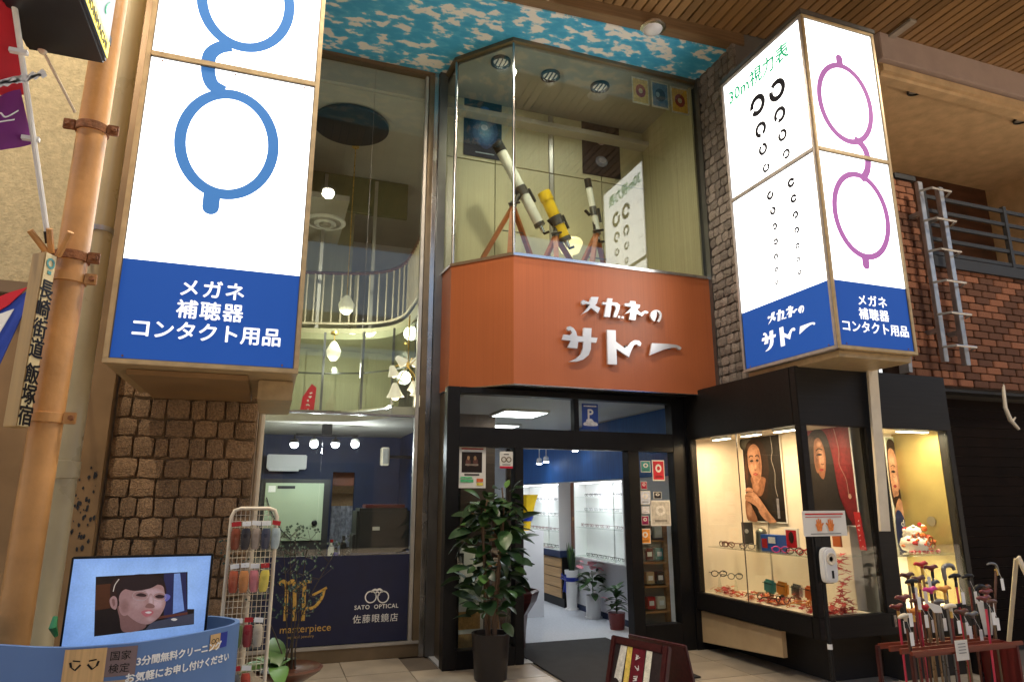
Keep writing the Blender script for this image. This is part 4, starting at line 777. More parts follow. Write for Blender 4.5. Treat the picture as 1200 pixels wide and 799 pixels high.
        sh = [(g0, rc(0, 0, w, h)), A(g0, .75, .75, .2, .2, (.46, .5, .4)), (hair, S([(.0, .4), (-.0, .9), (.2, .99), (.42, .9), (.55, .7), (.68, .5), (.78, .36), (.5, .3)])), A(hair, .35, .85, .1, .08, (.09, .05, .035)), A(hair, .55, .55, .06, .14, (.07, .035, .025)), (skin, S([(.02, .5), (.02, .85), (.2, .9), (.34, .8), (.36, .65), (.26, .52), (.12, .47)])), A(skin, .15, .8, .12, .06, sk3), A(skin, .2, .62, .1, .07, sk3), A(skin, .31, .66, .05, .13, (.24, .11, .07)), A(skin, .15, .5, .1, .03, (.24, .11, .07)), (sk2, S([(.36, .66), (.42, .7), (.43, .62), (.37, .58)])), L_([(.05, .735), (.15, .75), (.24, .735)], .02, hair), (dk, S([(.05, .69), (.14, .703), (.22, .69), (.14, .68)])), (lip, S([(.06, .56), (.13, .575), (.2, .56), (.13, .545)])),
              (skin, S([(.0, .3), (.2, .45), (.4, .38), (.7, .2), (.8, 0), (.5, 0), (.3, .2)])), A(skin, .35, .3, .16, .06, sk3, -.6), A(skin, .62, .1, .08, .09, (.3, .14, .09)), ((.02, .03, .1), S([(.0, .0), (.0, .3), (.2, .34), (.4, .2), (.55, .0)])), ((.02, .03, .1), S([(.6, .28), (.78, .3), (.95, .2), (.98, .0), (.78, 0), (.7, .15)])), ((.03, .02, .02), stroke([(x*w, y*h) for x, y in ell(.14, .69, .1, .05, 16)], .006*w))]
    art('printed_sheet', fr, sh, t); return t
f1 = Fr((XW - .02, 6.62, 1.36), (0, -1, 0)); poster(f1, .62, .95, 'portrait_poster', 'poster of a woman in glasses touching her chin, dark background', 0)
f2 = Fr((XW - .02, 5.66, 1.36), (0, -1, 0)); poster(f2, .62, .95, 'portrait_poster', 'poster of a dark-haired woman in glasses on a deep red background', 1)
a, c = at(1034, 640, Y=5.58), at(1077, 503, Y=5.58); f3 = Fr((at(1048, 600, Y=5.58).x, 5.58, 1.08)); p3 = poster(f3, .36, 1.17, 'portrait_poster', 'poster of a long-haired woman in navy sleeveless top in the narrow right case', 2); text('dré', f3, .06, .24, .1, 'whiteink', p3, n=.012)
# goods in the case
def vb(px, py, X): return at(px, py, X=X)
def strip(px, py, X, label, rot=0):
    p = vb(px, py, X); f = Fr((X, p.y + .06, p.z - .2), (0, -1, 0), (0, .08, 1)); t = T('name_strip', label, 'sign strip', f.O, 'red name strips'); solid('strip', f, rc(0, 0, .07, .34), 'red', t, 0, .01); [solid('print_mark', f, stroke([(.015 + .04*random.random(), .03 + .045*q + .02*random.random()) for _ in range(3)], .007), 'whiteink', t, .011, .012) for q in range(6)]
strip(863, 619, 5.15, 'red name strip standing left of the woman touching her chin'); strip(1012, 618, 5.2, 'red name strip on the inner wall right of the red poster')
def framebox(px0, py0, px1, py1, X, name, label, cat, col, dot=None):
    a = vb(px0, py1, X); c = vb(px1, py0, X); f = Fr((X, a.y, a.z), (0, -1, 0)); w, h = a.y - c.y, c.z - a.z; t = T(name, label, cat, f.O); solid('panel', f, rc(0, 0, w, h), col, t, 0, .02, .003)
    if dot: art('printed_sheet', f, [(q[0], [(x*w, y*h) for x, y in q[1]]) for q in dot], t, off=.021)
framebox(872, 612, 882, 637, 5.0, 'small_card', 'small black card standing left of the pewter tankard', 'card', 'blackmatt', [((.3, .3, .3), ell(.5, .6, .2, .1))])
framebox(923, 619, 936, 645, 5.0, 'small_card', 'small white card with red flame picture on the shelf', 'card', 'paper', [((.35, .01, .02), rc(.1, .15, .9, .92)), ((.02, .01, .01), ell(.5, .6, .2, .25))]); framebox(978, 615, 985, 640, 5.1, 'small_card', 'small orange and black card behind the sanitiser', 'card', 'orange')
p = vb(893, 635, 4.9); t = T('tankard', 'pewter lidded tankard on the glass shelf', 'tankard', (p.x, p.y, 1.091)); MB().lathe((p.x, p.y, 1.091), [(.07, 0), (.065, .02), (.055, .15), (.06, .17), (.045, .2), (.01, .215)], 18).build('body', M('pewter', (.2, .21, .18), .35, .8), t, 0, True); MB().tube([(p.x, p.y - .055, 1.24), (p.x, p.y - .11, 1.22), (p.x, p.y - .11, 1.14), (p.x, p.y - .06, 1.12)], .009, 6).build('handle', 'pewter', t)
p = vb(908, 652, 4.85); t = T('gift_box', 'blue and red patterned box on the glass shelf', 'box', (p.x, p.y, 1.091)); MB().box((p.x - .06, p.y - .12, 1.091), (p.x + .06, p.y + .12, 1.25)).build('box', M('bluebox', (.02, .1, .4), .4), t, .004); MB().box((p.x - .064, p.y + .02, 1.12), (p.x - .061, p.y + .1, 1.21)).build('label_patch', 'red', t); MB().box((p.x - .064, p.y - .1, 1.17), (p.x - .061, p.y - .0, 1.23)).build('label_patch', 'telewhite', t)
def specs(c, th, mat, label, s=1., group='spectacles in the display case'):
    t = T('spectacles', label, 'spectacles', c, group); cs, sn = math.cos(th), math.sin(th); U = Vector((cs, sn, 0)); Wd = Vector((-sn, cs, 0)); c = Vector(c) + Vector((0, 0, .028*s))
    for k in (-1, 1):
        MB().tube([c + U*(k*.034*s + .028*s*math.cos(a)) + Vector((0, 0, .022*s*math.sin(a))) for a in [i*math.pi/6 for i in range(12)]], .004*s, 5, closed=True).build('rim', mat, t); MB().tube([c + U*k*.064*s + Vector((0, 0, .01)), c + U*k*.066*s + Wd*.1*s + Vector((0, 0, .008)), c + U*k*.06*s + Wd*.135*s - Vector((0, 0, .018*s))], .0035*s, 5).build('temple', mat, t)
    MB().tube([c - U*.008*s + Vector((0, 0, .006)), c + Vector((0, 0, .012)), c + U*.008*s + Vector((0, 0, .006))], .004*s, 5).build('bridge', mat, t)
k = 0
for (px, py, X, z, mat, lb) in ((852, 651, 4.75, 1.091, 'bronze', 'bronze'), (866, 649, 4.85, 1.091, 'maroon', 'maroon'), (884, 651, 4.8, 1.091, 'darksteel', 'steel'), (924, 656, 4.8, 1.091, 'magenta', 'pink'), (945, 656, 4.85, 1.091, 'black', 'black'), (947, 662, 4.75, 1.091, 'red', 'red')):
    p = at(px, py, Z=z); p = Vector((min(max(p.x, 4.72), 5.1), vb(px, py, X).y, z)); specs(p, R(-90) + .3*k, mat, lb + ' spectacle frame lying on the glass shelf of the display case', 1.25); k += 1
for (px, py, mat, lb, h) in ((843, 678, 'black', 'black', .16), (862, 680, 'darksteel', 'dark steel', .16), (895, 695, 'bronze', 'bronze', .02), (925, 700, 'maroon', 'maroon', .02), (915, 708, 'black', 'round black', .02), (948, 712, 'amber', 'amber', .02)):
    p = vb(px, py, 4.78); p = Vector((4.78, p.y, ZG0 + h))
    if h > .1: st_ = tag(MB().tube([(p.x, p.y, ZG0 - .004), (p.x, p.y, p.z)], [.03, .008], 8).build('display_stand', 'glass'), 'clear display stand under the ' + lb + ' spectacles on the case floor', 'stand')
    specs(p, R(-90) + .2*k, mat, lb + ' spectacle frame near the maple leaves on the case floor', 1.35); k += 1
for (px, py, mat, lb, dx) in ((903, 690, 'teal', 'olive', 0), (917, 683, 'amber', 'yellow', 0), (935, 688, 'chrome', 'silver roll', 0), (953, 710, 'orange', 'orange', 0)):
    p = vb(px, py, 4.95); t = T('spectacle_case', lb + ' spectacle case propped on the case floor', 'spectacle case', (p.x, p.y, ZG0)); MB().bar((p.x, p.y - .07, ZG0 + .12), (p.x, p.y + .08, ZG0 + .13), .06, .13).build('case', mat, t, .02, True); MB().bar((p.x - .032, p.y - .068, ZG0 + .15), (p.x - .032, p.y + .078, ZG0 + .16), .004, .006).build('seam', 'blackmatt', t); MB().box((p.x - .01, p.y - .03, ZG0), (p.x + .01, p.y + .03, ZG0 + .06)).build('prop', 'kraft', t)
lv = MB()
def maple(c, s, mb):
    th = random.uniform(0, 6.28); tl_ = Vector((random.uniform(-.5, .5), random.uniform(-.5, .5), 1)).normalized(); a = tl_.orthogonal().normalized(); b_ = tl_.cross(a); pts = []
    for i in range(10): r = s*(1 if i % 2 == 0 else .35); q = th + i*math.pi/5; pts.append(Vector(c) + a*math.cos(q)*r + b_*math.sin(q)*r)
    mb.prism(pts, tl_*.002)
mlv = MB(); mlv2 = MB()
for i in range(150):
    y = random.uniform(5.15, 6.65); maple((random.uniform(4.68, 4.86), y, ZG0 + random.uniform(.0, .05 + .03*random.random())), random.uniform(.025, .045), random.choice((mlv, mlv2)))
for i in range(70): maple((random.uniform(4.7, 5.1), random.uniform(5.05, 5.2), ZG0 + abs(random.gauss(0, .05))), random.uniform(.03, .05), mlv)
for i in range(26): maple((5.05 + random.uniform(-.05, .05), 5.12 + random.uniform(-.04, .04), ZG0 + i*.02), .05, mlv)
for m_, mt__, lb in ((mlv, 'red', 'red'), (mlv2, 'orange', 'orange')):
    o = m_.build('maple_leaves', mt__); o['kind'] = 'stuff'; o['label'] = lb + ' artificial maple leaves strewn over the display case floor'; o['category'] = 'leaves'
p = at(1072, 632, Y=5.25); t = T('lucky_ornament', 'glowing pale ceramic ornament with red trim in the right case bay', 'ornament', (p.x, 5.25, zs3))
MB().lathe((p.x, 5.25, zs3), [(.07, 0), (.12, .02), (.14, .07), (.12, .13), (.07, .16), (.075, .19), (.06, .23), (.02, .25)], 18).build('body', 'petalwhite', t, 0, True)
for k in range(34):
    q = random.uniform(0, 6.28); zz = random.uniform(.02, .27); rr_ = (.15 if zz < .15 else .09)*random.uniform(.8, 1.1)
    if k % 4 == 3: MB().tube([(p.x + rr_*math.cos(q) + .03*math.cos(u_), 5.25 + rr_*math.sin(q), zs3 + zz + .03*math.sin(u_)) for u_ in [i_*.785 for i_ in range(8)]], .008, 5, closed=True).build('rope_loop', ('gold', 'orange')[k % 2], t)
    else: MB().ball((p.x + rr_*math.cos(q), 5.25 + rr_*math.sin(q), zs3 + zz), random.uniform(.014, .034), 8, (1, 1, random.uniform(.6, 1.2))).build('bead', ('petalwhite', 'red', 'orange', 'kraft')[k % 4], t, 0, True)
for i in range(26): MB().ball((p.x - .2 + .016*i, 5.15 + random.uniform(-.03, .03), zs3 + .014), random.uniform(.01, .018), 8).build('bead', 'red' if i % 3 else 'petal', t)
spot('ornament_light', (p.x, 5.1, ZG1 - .03), (p.x, 5.25, zs3 + .1), 30, (1, .8, .5), 30, .03)
# ------------------------------------------------------------------ brick house on the right
br = T('brick_house', 'dark red brick house front with balcony and black doorway beside the display case', 'house', (8.5, 5.45, 0))
XJ = 6.5
MB().box((XJ, 5.4, 2.82), (11, 5.7, 4.25)).build('wall', 'brickjoint', br); MB().box((XJ, 5.4, 0), (6.8, 5.7, 2.82)).build('wall', 'brickjoint', br); MB().box((XJ, 5.4, 4.25), (7.0, 5.7, 5.3)).build('wall', 'brickjoint', br); MB().box((XJ, 5.4, 5.3), (6.68, 5.7, 6.6)).build('wall', 'brickjoint', br); MB().box((6.69, 5.35, 5.3), (7.02, 5.7, 5.36)).build('pier_cap', 'blackmatt', br)
bm0 = MB().box((-.5, -.5, -.5), (.5, .5, .5)).build('brick', 'brick', None, .06).data; bpy.data.objects.remove(bpy.data.objects['brick'])
nb = 0
def bricks(x0, x1, z0, z1):
    global nb
    z = z0; row = 0
    while z < z1 - .02:
        x = x0 - (.12 if row % 2 else 0)
        while x < x1 - .02:
            a, c = max(x, x0), min(x + .235, x1)
            if c - a > .05:
                inst('brick', bm0, br, ((a + c)/2, 5.4 + random.uniform(-.006, .004), z + .037), (0, 0, 0), (c - a - .01, .05, .074)); nb += 1
            x += .245
        z += .085; row += 1
bricks(7.0, 9.15, 2.84, 4.24); bricks(XJ, 7.0, 2.84, 5.3); bricks(XJ, 6.68, 5.3, 6.5); bricks(6.5, 6.79, 1.0, 2.82)
rb = MB(); z = 2.84; row = 0
while z < 4.22:
    x = 9.15 - (.12 if row % 2 else 0)
    while x < 10.95:
        if x >= 9.1: rb.box((max(x, 9.155), 5.372 + random.uniform(-.004, .004), z), (min(x + .235, 10.98), 5.42, z + .074))
        x += .245
    z += .085; row += 1
rb.build('far_bricks', 'brick', br)['kind'] = 'stuff'
print('bricks', nb)
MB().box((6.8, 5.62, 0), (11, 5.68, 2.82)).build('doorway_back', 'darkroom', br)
for i in range(24): MB().box((6.82, 5.6, .1 + i*.11), (11, 5.619, .2 + i*.11)).build('dark_board', M('boarddark', (.012, .007, .005), .9, nz=(4, .4), spec=.1), br)
MB().box((6.8, 5.42, 2.78), (11, 5.6, 2.818)).build('lintel', 'blackmatt', br)
# recess above the balcony
MB().box((6.6, 7.2, 4.2), (11, 7.3, 6.62)).build('recess_wall', 'stuccowarm', br); MB().box((6.6, 5.71, 4.2), (6.68, 7.2, 6.6)).build('recess_side', 'stuccowarm', br); MB().box((6.5, 5.3, 6.6), (11, 7.3, 6.66)).build('recess_ceiling', 'stuccowarm', br); MB().box((7.0, 5.71, 4.15), (11, 7.2, 4.2)).build('balcony_floor', 'stuccowarm', br)
MB().box((11, 5.0, 0), (11.2, 7.5, 7.1)).build('end_wall', 'stuccowarm', br); MB().box((6.5, 5.14, 6.72), (11, 5.34, 7.08)).build('beam', 'mauve', br, .01); MB().box((6.48, 5.17, 6.53), (11, 5.4, 6.72)).build('beam_foot', 'stuccowarm', br, .05)
for px, py in ((1072, 106), (1196, 140)):
    p = at(px, py, Z=6.6); rg = MB().lathe(p - Vector((0, 0, .03)), [(.09, .03), (.09, 0), (.075, 0), (.075, .02)], 20).build('recessed_lamp', 'blackmatt', br); MB().lathe(p - Vector((0, 0, .012)), [(.07, .004), (.07, 0)], 16).build('lens', 'alu', rg)
pts = []
a = at(1175, 160, Y=7.19); 
MB().prism([(a.x - .1, 7.17, 4.3), (a.x - .1, 7.17, 5.6), (a.x + .02, 7.17, 5.95), (a.x + .35, 7.17, 6.1), (a.x + 1.2, 7.17, 6.1), (a.x + 1.2, 7.17, 4.3)], (0, .02, 0)).build('arched_window', M('archwood', (.07, .035, .02), .5), br); MB().prism([(a.x + .12, 7.15, 4.4), (a.x + .12, 7.15, 5.5), (a.x + .45, 7.15, 5.9), (a.x + 1.1, 7.15, 5.9), (a.x + 1.1, 7.15, 4.4)], (0, .015, 0)).build('pane', 'machine', br)
a, c = at(1062, 320, Y=7.18), at(1147, 215, Y=7.18); sgn = MB().box((a.x, 7.1, 4.2), (c.x, 7.19, c.z - .15)).build('panel_board', M('oldboard', (.1, .04, .02), .6, nz=(3, .4), streak=(2, 2, 12, .4)), br)
for k in range(6): MB().box((c.x - .9, 7.08, 4.45 + k*.16), (c.x - .35, 7.099, 4.55 + k*.16)).build('louvre', 'blackmatt' if k % 2 else 'darksteel', br)
bl = T('balcony_rail', 'black horizontal bar balcony railing on the brick house', 'railing', (8.3, 5.4, 4.3)); Yr = 5.38
for z in (4.42, 4.6, 4.78, 4.96, 5.14): MB().bar((7.12, Yr, z), (11, Yr, z), .03, .045).build('bar', 'blackmatt', bl)
for x in (7.14, 8.5, 9.8): MB().bar((x, Yr, 4.25), (x, Yr, 5.2), .05).build('post', 'blackmatt', bl)
MB().box((7.1, 5.33, 4.24), (11, 5.4, 4.37)).build('bottom_beam', 'blackmatt', bl)
ld = T('wall_ladder', 'galvanised steel ladder fixed to the brick wall', 'ladder', (7.0, 5.3, 3.05))
MB().bar((6.88, 5.22, 3.06), (6.88, 5.22, 5.2), .05, .07).build('rail', 'galv', ld, .004); MB().bar((7.2, 5.22, 3.04), (7.2, 5.22, 5.18), .06, .07).build('rail', 'galv', ld, .004)
for k in range(6): MB().tube([(6.84, 5.2, 3.22 + k*.37), (6.9, 5.08, 3.22 + k*.37), (7.2, 5.08, 3.22 + k*.37), (7.28, 5.2, 3.22 + k*.37)], .014, 6).build('rung', 'galv', ld)
for z in (3.4, 4.8): MB().box((6.86, 5.23, z), (6.9, 5.4, z + .05)).build('bracket', 'galv', ld); MB().box((7.18, 5.23, z), (7.22, 5.4, z + .05)).build('bracket', 'galv', ld)
hk = T('branch_hook', 'pale antler-shaped branch hanging in the black doorway', 'hook', at(1180, 455, Y=5.35)); MB().tube([at(1175.5, 447, Y=5.42), at(1176, 458, Y=5.35), at(1178, 478, Y=5.33), at(1184, 492, Y=5.3), at(1194, 503, Y=5.28)], [.012, .018, .022, .024, .016], 8).build('stem', 'ivory', hk, 0, True); MB().tube([at(1186, 494, Y=5.3), at(1190, 489, Y=5.3)], [.016, .008], 6).build('prong', 'ivory', hk)
gp = tag(MB().bar(at(1062, 437, Y=5.3), at(1052, 330, Y=5.3), .12, .05).build('cover_panel', 'galv'), 'grey metal cover panel between the eye chart sign and brick wall', 'panel')

struct(MB().box((5.9, 5.85, 0), (6.62, 5.95, 7.1)).build('wall_between', 'mauve'))
# ------------------------------------------------------------------ left edge: neighbour's wall, poles, banners
nw = T('neighbour_wall', 'speckled yellow stucco wall with tan metal cladding left of the stone pillar', 'wall', (-2.5, 5.6, 0))
MB().box((-7, 5.55, 3.12), (-1.36, 5.8, 7.1)).build('stucco', 'stucco', nw); MB().box((-1.6, 5.52, 3.15), (-1.38, 5.549, 7.1)).build('pilaster', M('stuccoflat', (.46, .36, .19), .7, nz=(6, .15)), nw, .006); MB().box((-7, 5.5, 3.02), (-1.36, 5.8, 3.12)).build('ledge', M('ledge', (.2, .13, .07), .6), nw, .01)
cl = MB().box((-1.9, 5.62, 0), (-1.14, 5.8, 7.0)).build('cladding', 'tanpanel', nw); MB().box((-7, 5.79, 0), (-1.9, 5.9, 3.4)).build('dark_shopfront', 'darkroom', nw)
for i in range(46):
    x, z = -1.22 + random.gauss(0, .05), random.choice((1.35, 1.5, 1.62, 1.78)) + random.gauss(0, .06); s = random.uniform(.003, .014)
    if x < -1.15: solid('peeled_patch', Fr((x, 5.618, z)), [(random.uniform(.5, 1)*s*math.cos(q), random.uniform(.8, 2)*s*math.sin(q)) for q in [k*1.05 for k in range(6)]], 'blackmatt', cl, 0, .002)
pole = T('rusty_pole', 'thick ochre painted steel pole with rusty clamps at the left edge', 'pole', (-1.09, 4.0, 0))
MB().tube([(-1.09, 4.0, 0), (-1.09, 4.0, 7.0)], .074, 24).build('shaft', 'pole', pole, 0, True)
for z, e in ((3.62, 1), (2.86, 0), (2.74, 1), (2.0, 1)):
    MB().lathe((-1.09, 4.0, z - .025), [(.075, 0), (.084, .002), (.084, .048), (.075, .05)], 24).build('clamp', 'rust' if z > 2.8 else 'pole', pole, 0, True)
    for s in (-1, 1): MB().box((-1.09 + s*.078, 3.96, z - .03), (-1.09 + s*.135, 3.98, z + .03)).build('lug', 'rust' if z > 2.8 else 'pole', pole, .003); MB().lathe((-1.09 + s*.115, 3.96, z), [(.014, 0), (.014, .016)], 6, (0, -1, 0)).build('bolt', 'rust', pole)
for (q, w) in (((35, 270), (55, 296)), ((58, 268), (60, 296)), ((83, 272), (68, 300))): MB().tube([at(*q, Y=3.8), at(*w, Y=3.87)], .016, 8).build('socket', 'pole', pole)
MB().tube([at(50, 59, Y=3.7), at(88, 132, Y=3.88)], .008, 6).build('rod', 'ivory', pole); MB().ball(at(50, 59, Y=3.7), .024, 10).build('knob', 'ivory', pole, 0, True)
dp = T('drain_pipe', 'olive beige drain pipe running down beside the blue spectacles sign', 'pipe', (-1.15, 4.72, 0))
MB().tube([(-1.155, 4.72, 0), (-1.155, 4.72, 7.0)], .072, 20).build('shaft', 'pipe', dp, 0, True)
for z in (1.72,): MB().lathe((-1.155, 4.72, z), [(.072, 0), (.08, .002), (.08, .1), (.072, .102)], 20).build('coupling', 'pipe', dp, 0, True)
MB().lathe((-1.155, 4.72, 3.27), [(.073, 0), (.077, .001), (.077, .034), (.073, .035)], 20).build('strap', 'galv', dp, 0, True); MB().tube([(-1.23, 4.66, 3.29), (-1.17, 4.1, 3.0)], .012, 6).build('strap_arm', 'rust', dp)
tag(MB().box((-1.27, 4.5, 0), (-1.215, 4.53, 7.0)).build('steel_strut', 'galv', None, .004), 'flat galvanised strut standing between the ochre pole and the drain pipe', 'strut'); tag(MB().tube([(-1.33, 4.9, 0), (-1.33, 4.9, 3.4), (-1.33, 4.9, 6.9)], .03, 10).build('cable_duct', 'blackmatt'), 'thin black cable duct behind the ochre pole', 'duct'); tag(MB().tube([at(65, 722, Y=4.3), at(62, 735, Y=4.28), at(66, 745, Y=4.3)], [.012, .02, .01], 6).build('green_tape', M('tape', (.02, .2, .06), .4)), 'scrap of green tape tied low on the black duct', 'tape')
hs = T('street_sign', 'black box sign with yellow lettered strip hung on the ochre pole', 'sign', (-1.17, 3.3, 3.87))
MB().box((-1.36, 2.5, 3.87), (-1.0, 3.72, 4.75)).build('box', M('signblack', (.01, .011, .014), .4), hs, .012); fh = Fr((-.998, 2.5, 3.87), (0, 1, 0)); hp = solid('panel', fh, rc(.02, .02, 1.19, .86), M('signnavy', (.03, .05, .1), .3, emit=.12, ecol=(.06, .1, .2)), hs, 0, .004); yb = solid('yellow_strip', fh, rc(.02, .02, 1.19, .11), M('signyellow', (.75, .6, .05), .4, emit=.3, ecol=(.9, .75, .08)), hs, .005, .008); text('HONMACHI', fh, .73, .035, .07, 'blackmatt', yb, n=.009, bold=.0012, space=1.12)
for pts in ([(.62, .3), (.66, .45), (.74, .5), (.7, .62), (.78, .7)], [(.9, .3), (.96, .36), (1.0, .48)], [(1.05, .2), (1.1, .3)]): solid('green_figure', fh, stroke([(p.x, p.y) for p in cr(pts, 5, False)], [.02 + .02*math.sin(i) for i in range(len(pts)*5 - 4)]), M('signgreen', (.1, .5, .2), .4, emit=.4, ecol=(.15, .7, .3)), hp, .005, .008)
for z in (4.1, 4.6): MB().box((-1.14, 3.72, z), (-1.04, 3.9, z + .05)).build('bracket', 'blackmatt', hs)
# road name post sign: slim box with brushed lettering
rn = T('route_sign', 'slim ochre box sign with black brushed lettering strapped to the pole', 'sign', (-1.07, 3.82, 2.05))
pA, pB, pCc = at(20, 400, Y=3.83), at(36, 400, Y=3.77), at(50, 400, Y=3.84)
pA.z = pB.z = pCc.z = 0; pD = pA + pCc - pB
zl, zu = at(35, 500, Y=3.78).z, at(52, 295, Y=3.78).z
MB().plan([pA, pB, pCc, pD], zl, zu).build('box', M('routewood', (.5, .32, .12), .5, streak=(30, 30, 1.5, .2)), rn, .004); frn = Fr((pB.x, pB.y, zl), pCc - pB); face = solid('face', frn, rc(.003, .004, (pCc - pB).length - .003, zu - zl - .004), M('routeface', (.62, .5, .26), .5), rn, .001, .004)
hh = (zu - zl)
for k, chh in enumerate('長崎街道'): text(chh, frn, (pCc - pB).length/2, hh*(.74 - .115*k), .105, 'black', face, n=.005, align='CENTER', bold=.002, sx=.9)
for k, chh in enumerate('飯塚宿'): text(chh, frn, (pCc - pB).length/2, hh*(.25 - .115*k), .105, 'black', face, n=.005, align='CENTER', bold=.002, sx=.9)
annulus('emblem', frn, ((pCc - pB).length/2, hh*.94), (.028, .028), (.016, .016), 'teal', face, .005, .007); solid('emblem_bar', frn, rc(.025, hh*.875, (pCc - pB).length - .025, hh*.895), 'teal', face, .005, .007)
# banner on its rod
bn = T('street_banner', 'red and purple festival banner on a leaning white rod', 'banner', at(50, 250, Y=3.75)); r0, r1 = at(10, -40, Y=3.3), at(57, 285, Y=3.85)
MB().tube([r0, r1], .013, 8).build('rod', 'white', bn, 0, True); MB().tube([r1, r1 - (r1 - r0).normalized()*.06], .016, 8).build('ferrule', 'black', bn)
def cloth(pts, mat, nm):
    P = [at(px, py, Y=Yc_) for px, py, Yc_ in pts]; n = 8; mb = MB(); 
    for j in range(n+1):
        for i in range(n+1):
            s, t_ = i/n, j/n; p = (P[0]*(1-s) + P[1]*s)*(1-t_) + (P[3]*(1-s) + P[2]*s)*t_; mb.v.append(p + Vector((0, .025*math.sin(s*5 + t_*3), 0)))
    mb.f = [(j*(n+1)+i, j*(n+1)+i+1, (j+1)*(n+1)+i+1, (j+1)*(n+1)+i) for j in range(n) for i in range(n)]; return mb.build(nm, mat, bn, 0, True)
cloth(((-60, -40, 3.3), (10, -40, 3.32), (26, 108, 3.55), (-45, 120, 3.5)), 'flagred', 'red_cloth'); cloth(((-45, 120, 3.5), (26, 108, 3.55), (36, 166, 3.66), (-40, 192, 3.6)), 'flagpurple', 'purple_cloth')
fbn = Fr(at(0, 150, Y=3.5), (at(30, 143, Y=3.5) - at(0, 150, Y=3.5)))
for pts in ([(-.1, .03), (-.06, .07), (-.03, .03), (.0, .06), (.03, .03), (.08, .05)], [(-.12, .0), (-.02, .012), (.07, .005)]): solid('script_mark', fbn, stroke([(p.x, p.y) for p in cr(pts, 5, False)], .007), 'whiteink', bn, .035, .037)
sk = [[(p.x*.001, p.y*.001) for p in cr([(-150 + 20*i, 215 + (25 if i % 2 else -8)*random.uniform(.5, 1.4)) for i in range(17)], 3, False)]]
solid('white_spray', fbn, stroke(sk[0], .022), 'whiteink', bn, .035, .037)
for px, py, Yq in ((24, 61, 3.45), (38, 163, 3.64)): p = at(px, py, Y=Yq); MB().bar(p - Vector((.045, 0, 0)), p + Vector((.03, 0, 0)), .025, .02).build('clip', 'white', bn)
fg = T('small_flag', 'red white and blue flag drooping at the left edge below the ledge', 'flag', at(10, 390, Y=4.6)); ff_ = Fr(at(-8, 440, Y=4.6))
solid('blue_cloth', ff_, [(-.2, -.05), (.02, .05), (.1, .4), (.1, .52), (.02, .44), (-.2, .1)], 'flagblue', fg, 0, .012); solid('white_cloth', ff_, [(-.2, .12), (.0, .25), (.05, .4), (-.02, .36), (-.2, .2)], 'whiteink', fg, .013, .02); solid('red_cloth', ff_, [(-.2, .22), (.02, .42), (.1, .54), (.02, .5), (-.2, .36)], 'flagred', fg, .013, .022); MB().tube([ff_.pt(.1, .5), ff_.pt(.11, .58), Vector((ff_.pt(.11, .58).x, 5.52, 3.06))], .008, 6).build('hook', 'galv', fg)
# arcade lamps
t = T('arcade_downlight', 'brightly lit round downlight at the edge of the timber slats', 'downlight', at(637, 3, Z=6.98)); p = at(637, 3, Z=6.98); MB().lathe(p - Vector((0, 0, .02)), [(.14, .05), (.14, 0), (.11, 0)], 24).build('ring', 'white', t, 0, True); MB().lathe(p - Vector((0, 0, .05)), [(.1, .04), (.1, .02), (.06, 0), (.01, -.004)], 20).build('bulb', 'lamp', t, 0, True); spot('downlight_beam', p - Vector((0, 0, .08)), p - Vector((0, .2, 3)), 160, (1, .82, .6), 150, .1)
for k, (x, y, pw_) in enumerate(((-2.3, 3.7, 240), (.6, 3.4, 290), (7.2, 3.0, 190))):  # out-of-view lamps added along the row to warm and fill the facade
    p = Vector((x, y, 7.05)); t = T('arcade_downlight', ('leftmost', 'second', 'rightmost')[k] + ' unseen lit downlight set into the timber slats above the paving', 'downlight', p, 'arcade downlights'); MB().lathe(p - Vector((0, 0, .02)), [(.14, .05), (.14, 0), (.11, 0)], 24).build('ring', 'white', t, 0, True); MB().lathe(p - Vector((0, 0, .05)), [(.1, .04), (.1, .02), (.06, 0), (.01, -.004)], 20).build('bulb', 'lamp', t, 0, True); spot('downlight_beam', p - Vector((0, 0, .08)), p - Vector((0, -.5, 3)), pw_, (1, .87, .68), 150, .1)
t = T('arcade_downlight', 'unlit glass downlight on the trim beside the cloud soffit', 'downlight', at(765, 33, Z=6.98)); p = at(765, 33, Z=6.92); MB().lathe(p - Vector((0, 0, .01)), [(.15, .02), (.15, 0), (.12, -.01)], 24).build('ring', 'chrome', t, 0, True); MB().lathe(p - Vector((0, 0, .06)), [(.115, .05), (.1, .02), (.05, 0), (.01, -.004)], 20).build('bulb', M('milk', (.7, .7, .75), .15), t, 0, True)
p = at(1045, 42, Z=7.06); tag(MB().box((p.x - .05, p.y - .3, 7.03), (p.x + .05, p.y + .3, 7.068)).build('ceiling_slot', 'alu', None, .005), 'pale linear fitting in the timber slats beside the eye chart sign', 'ceiling fitting')
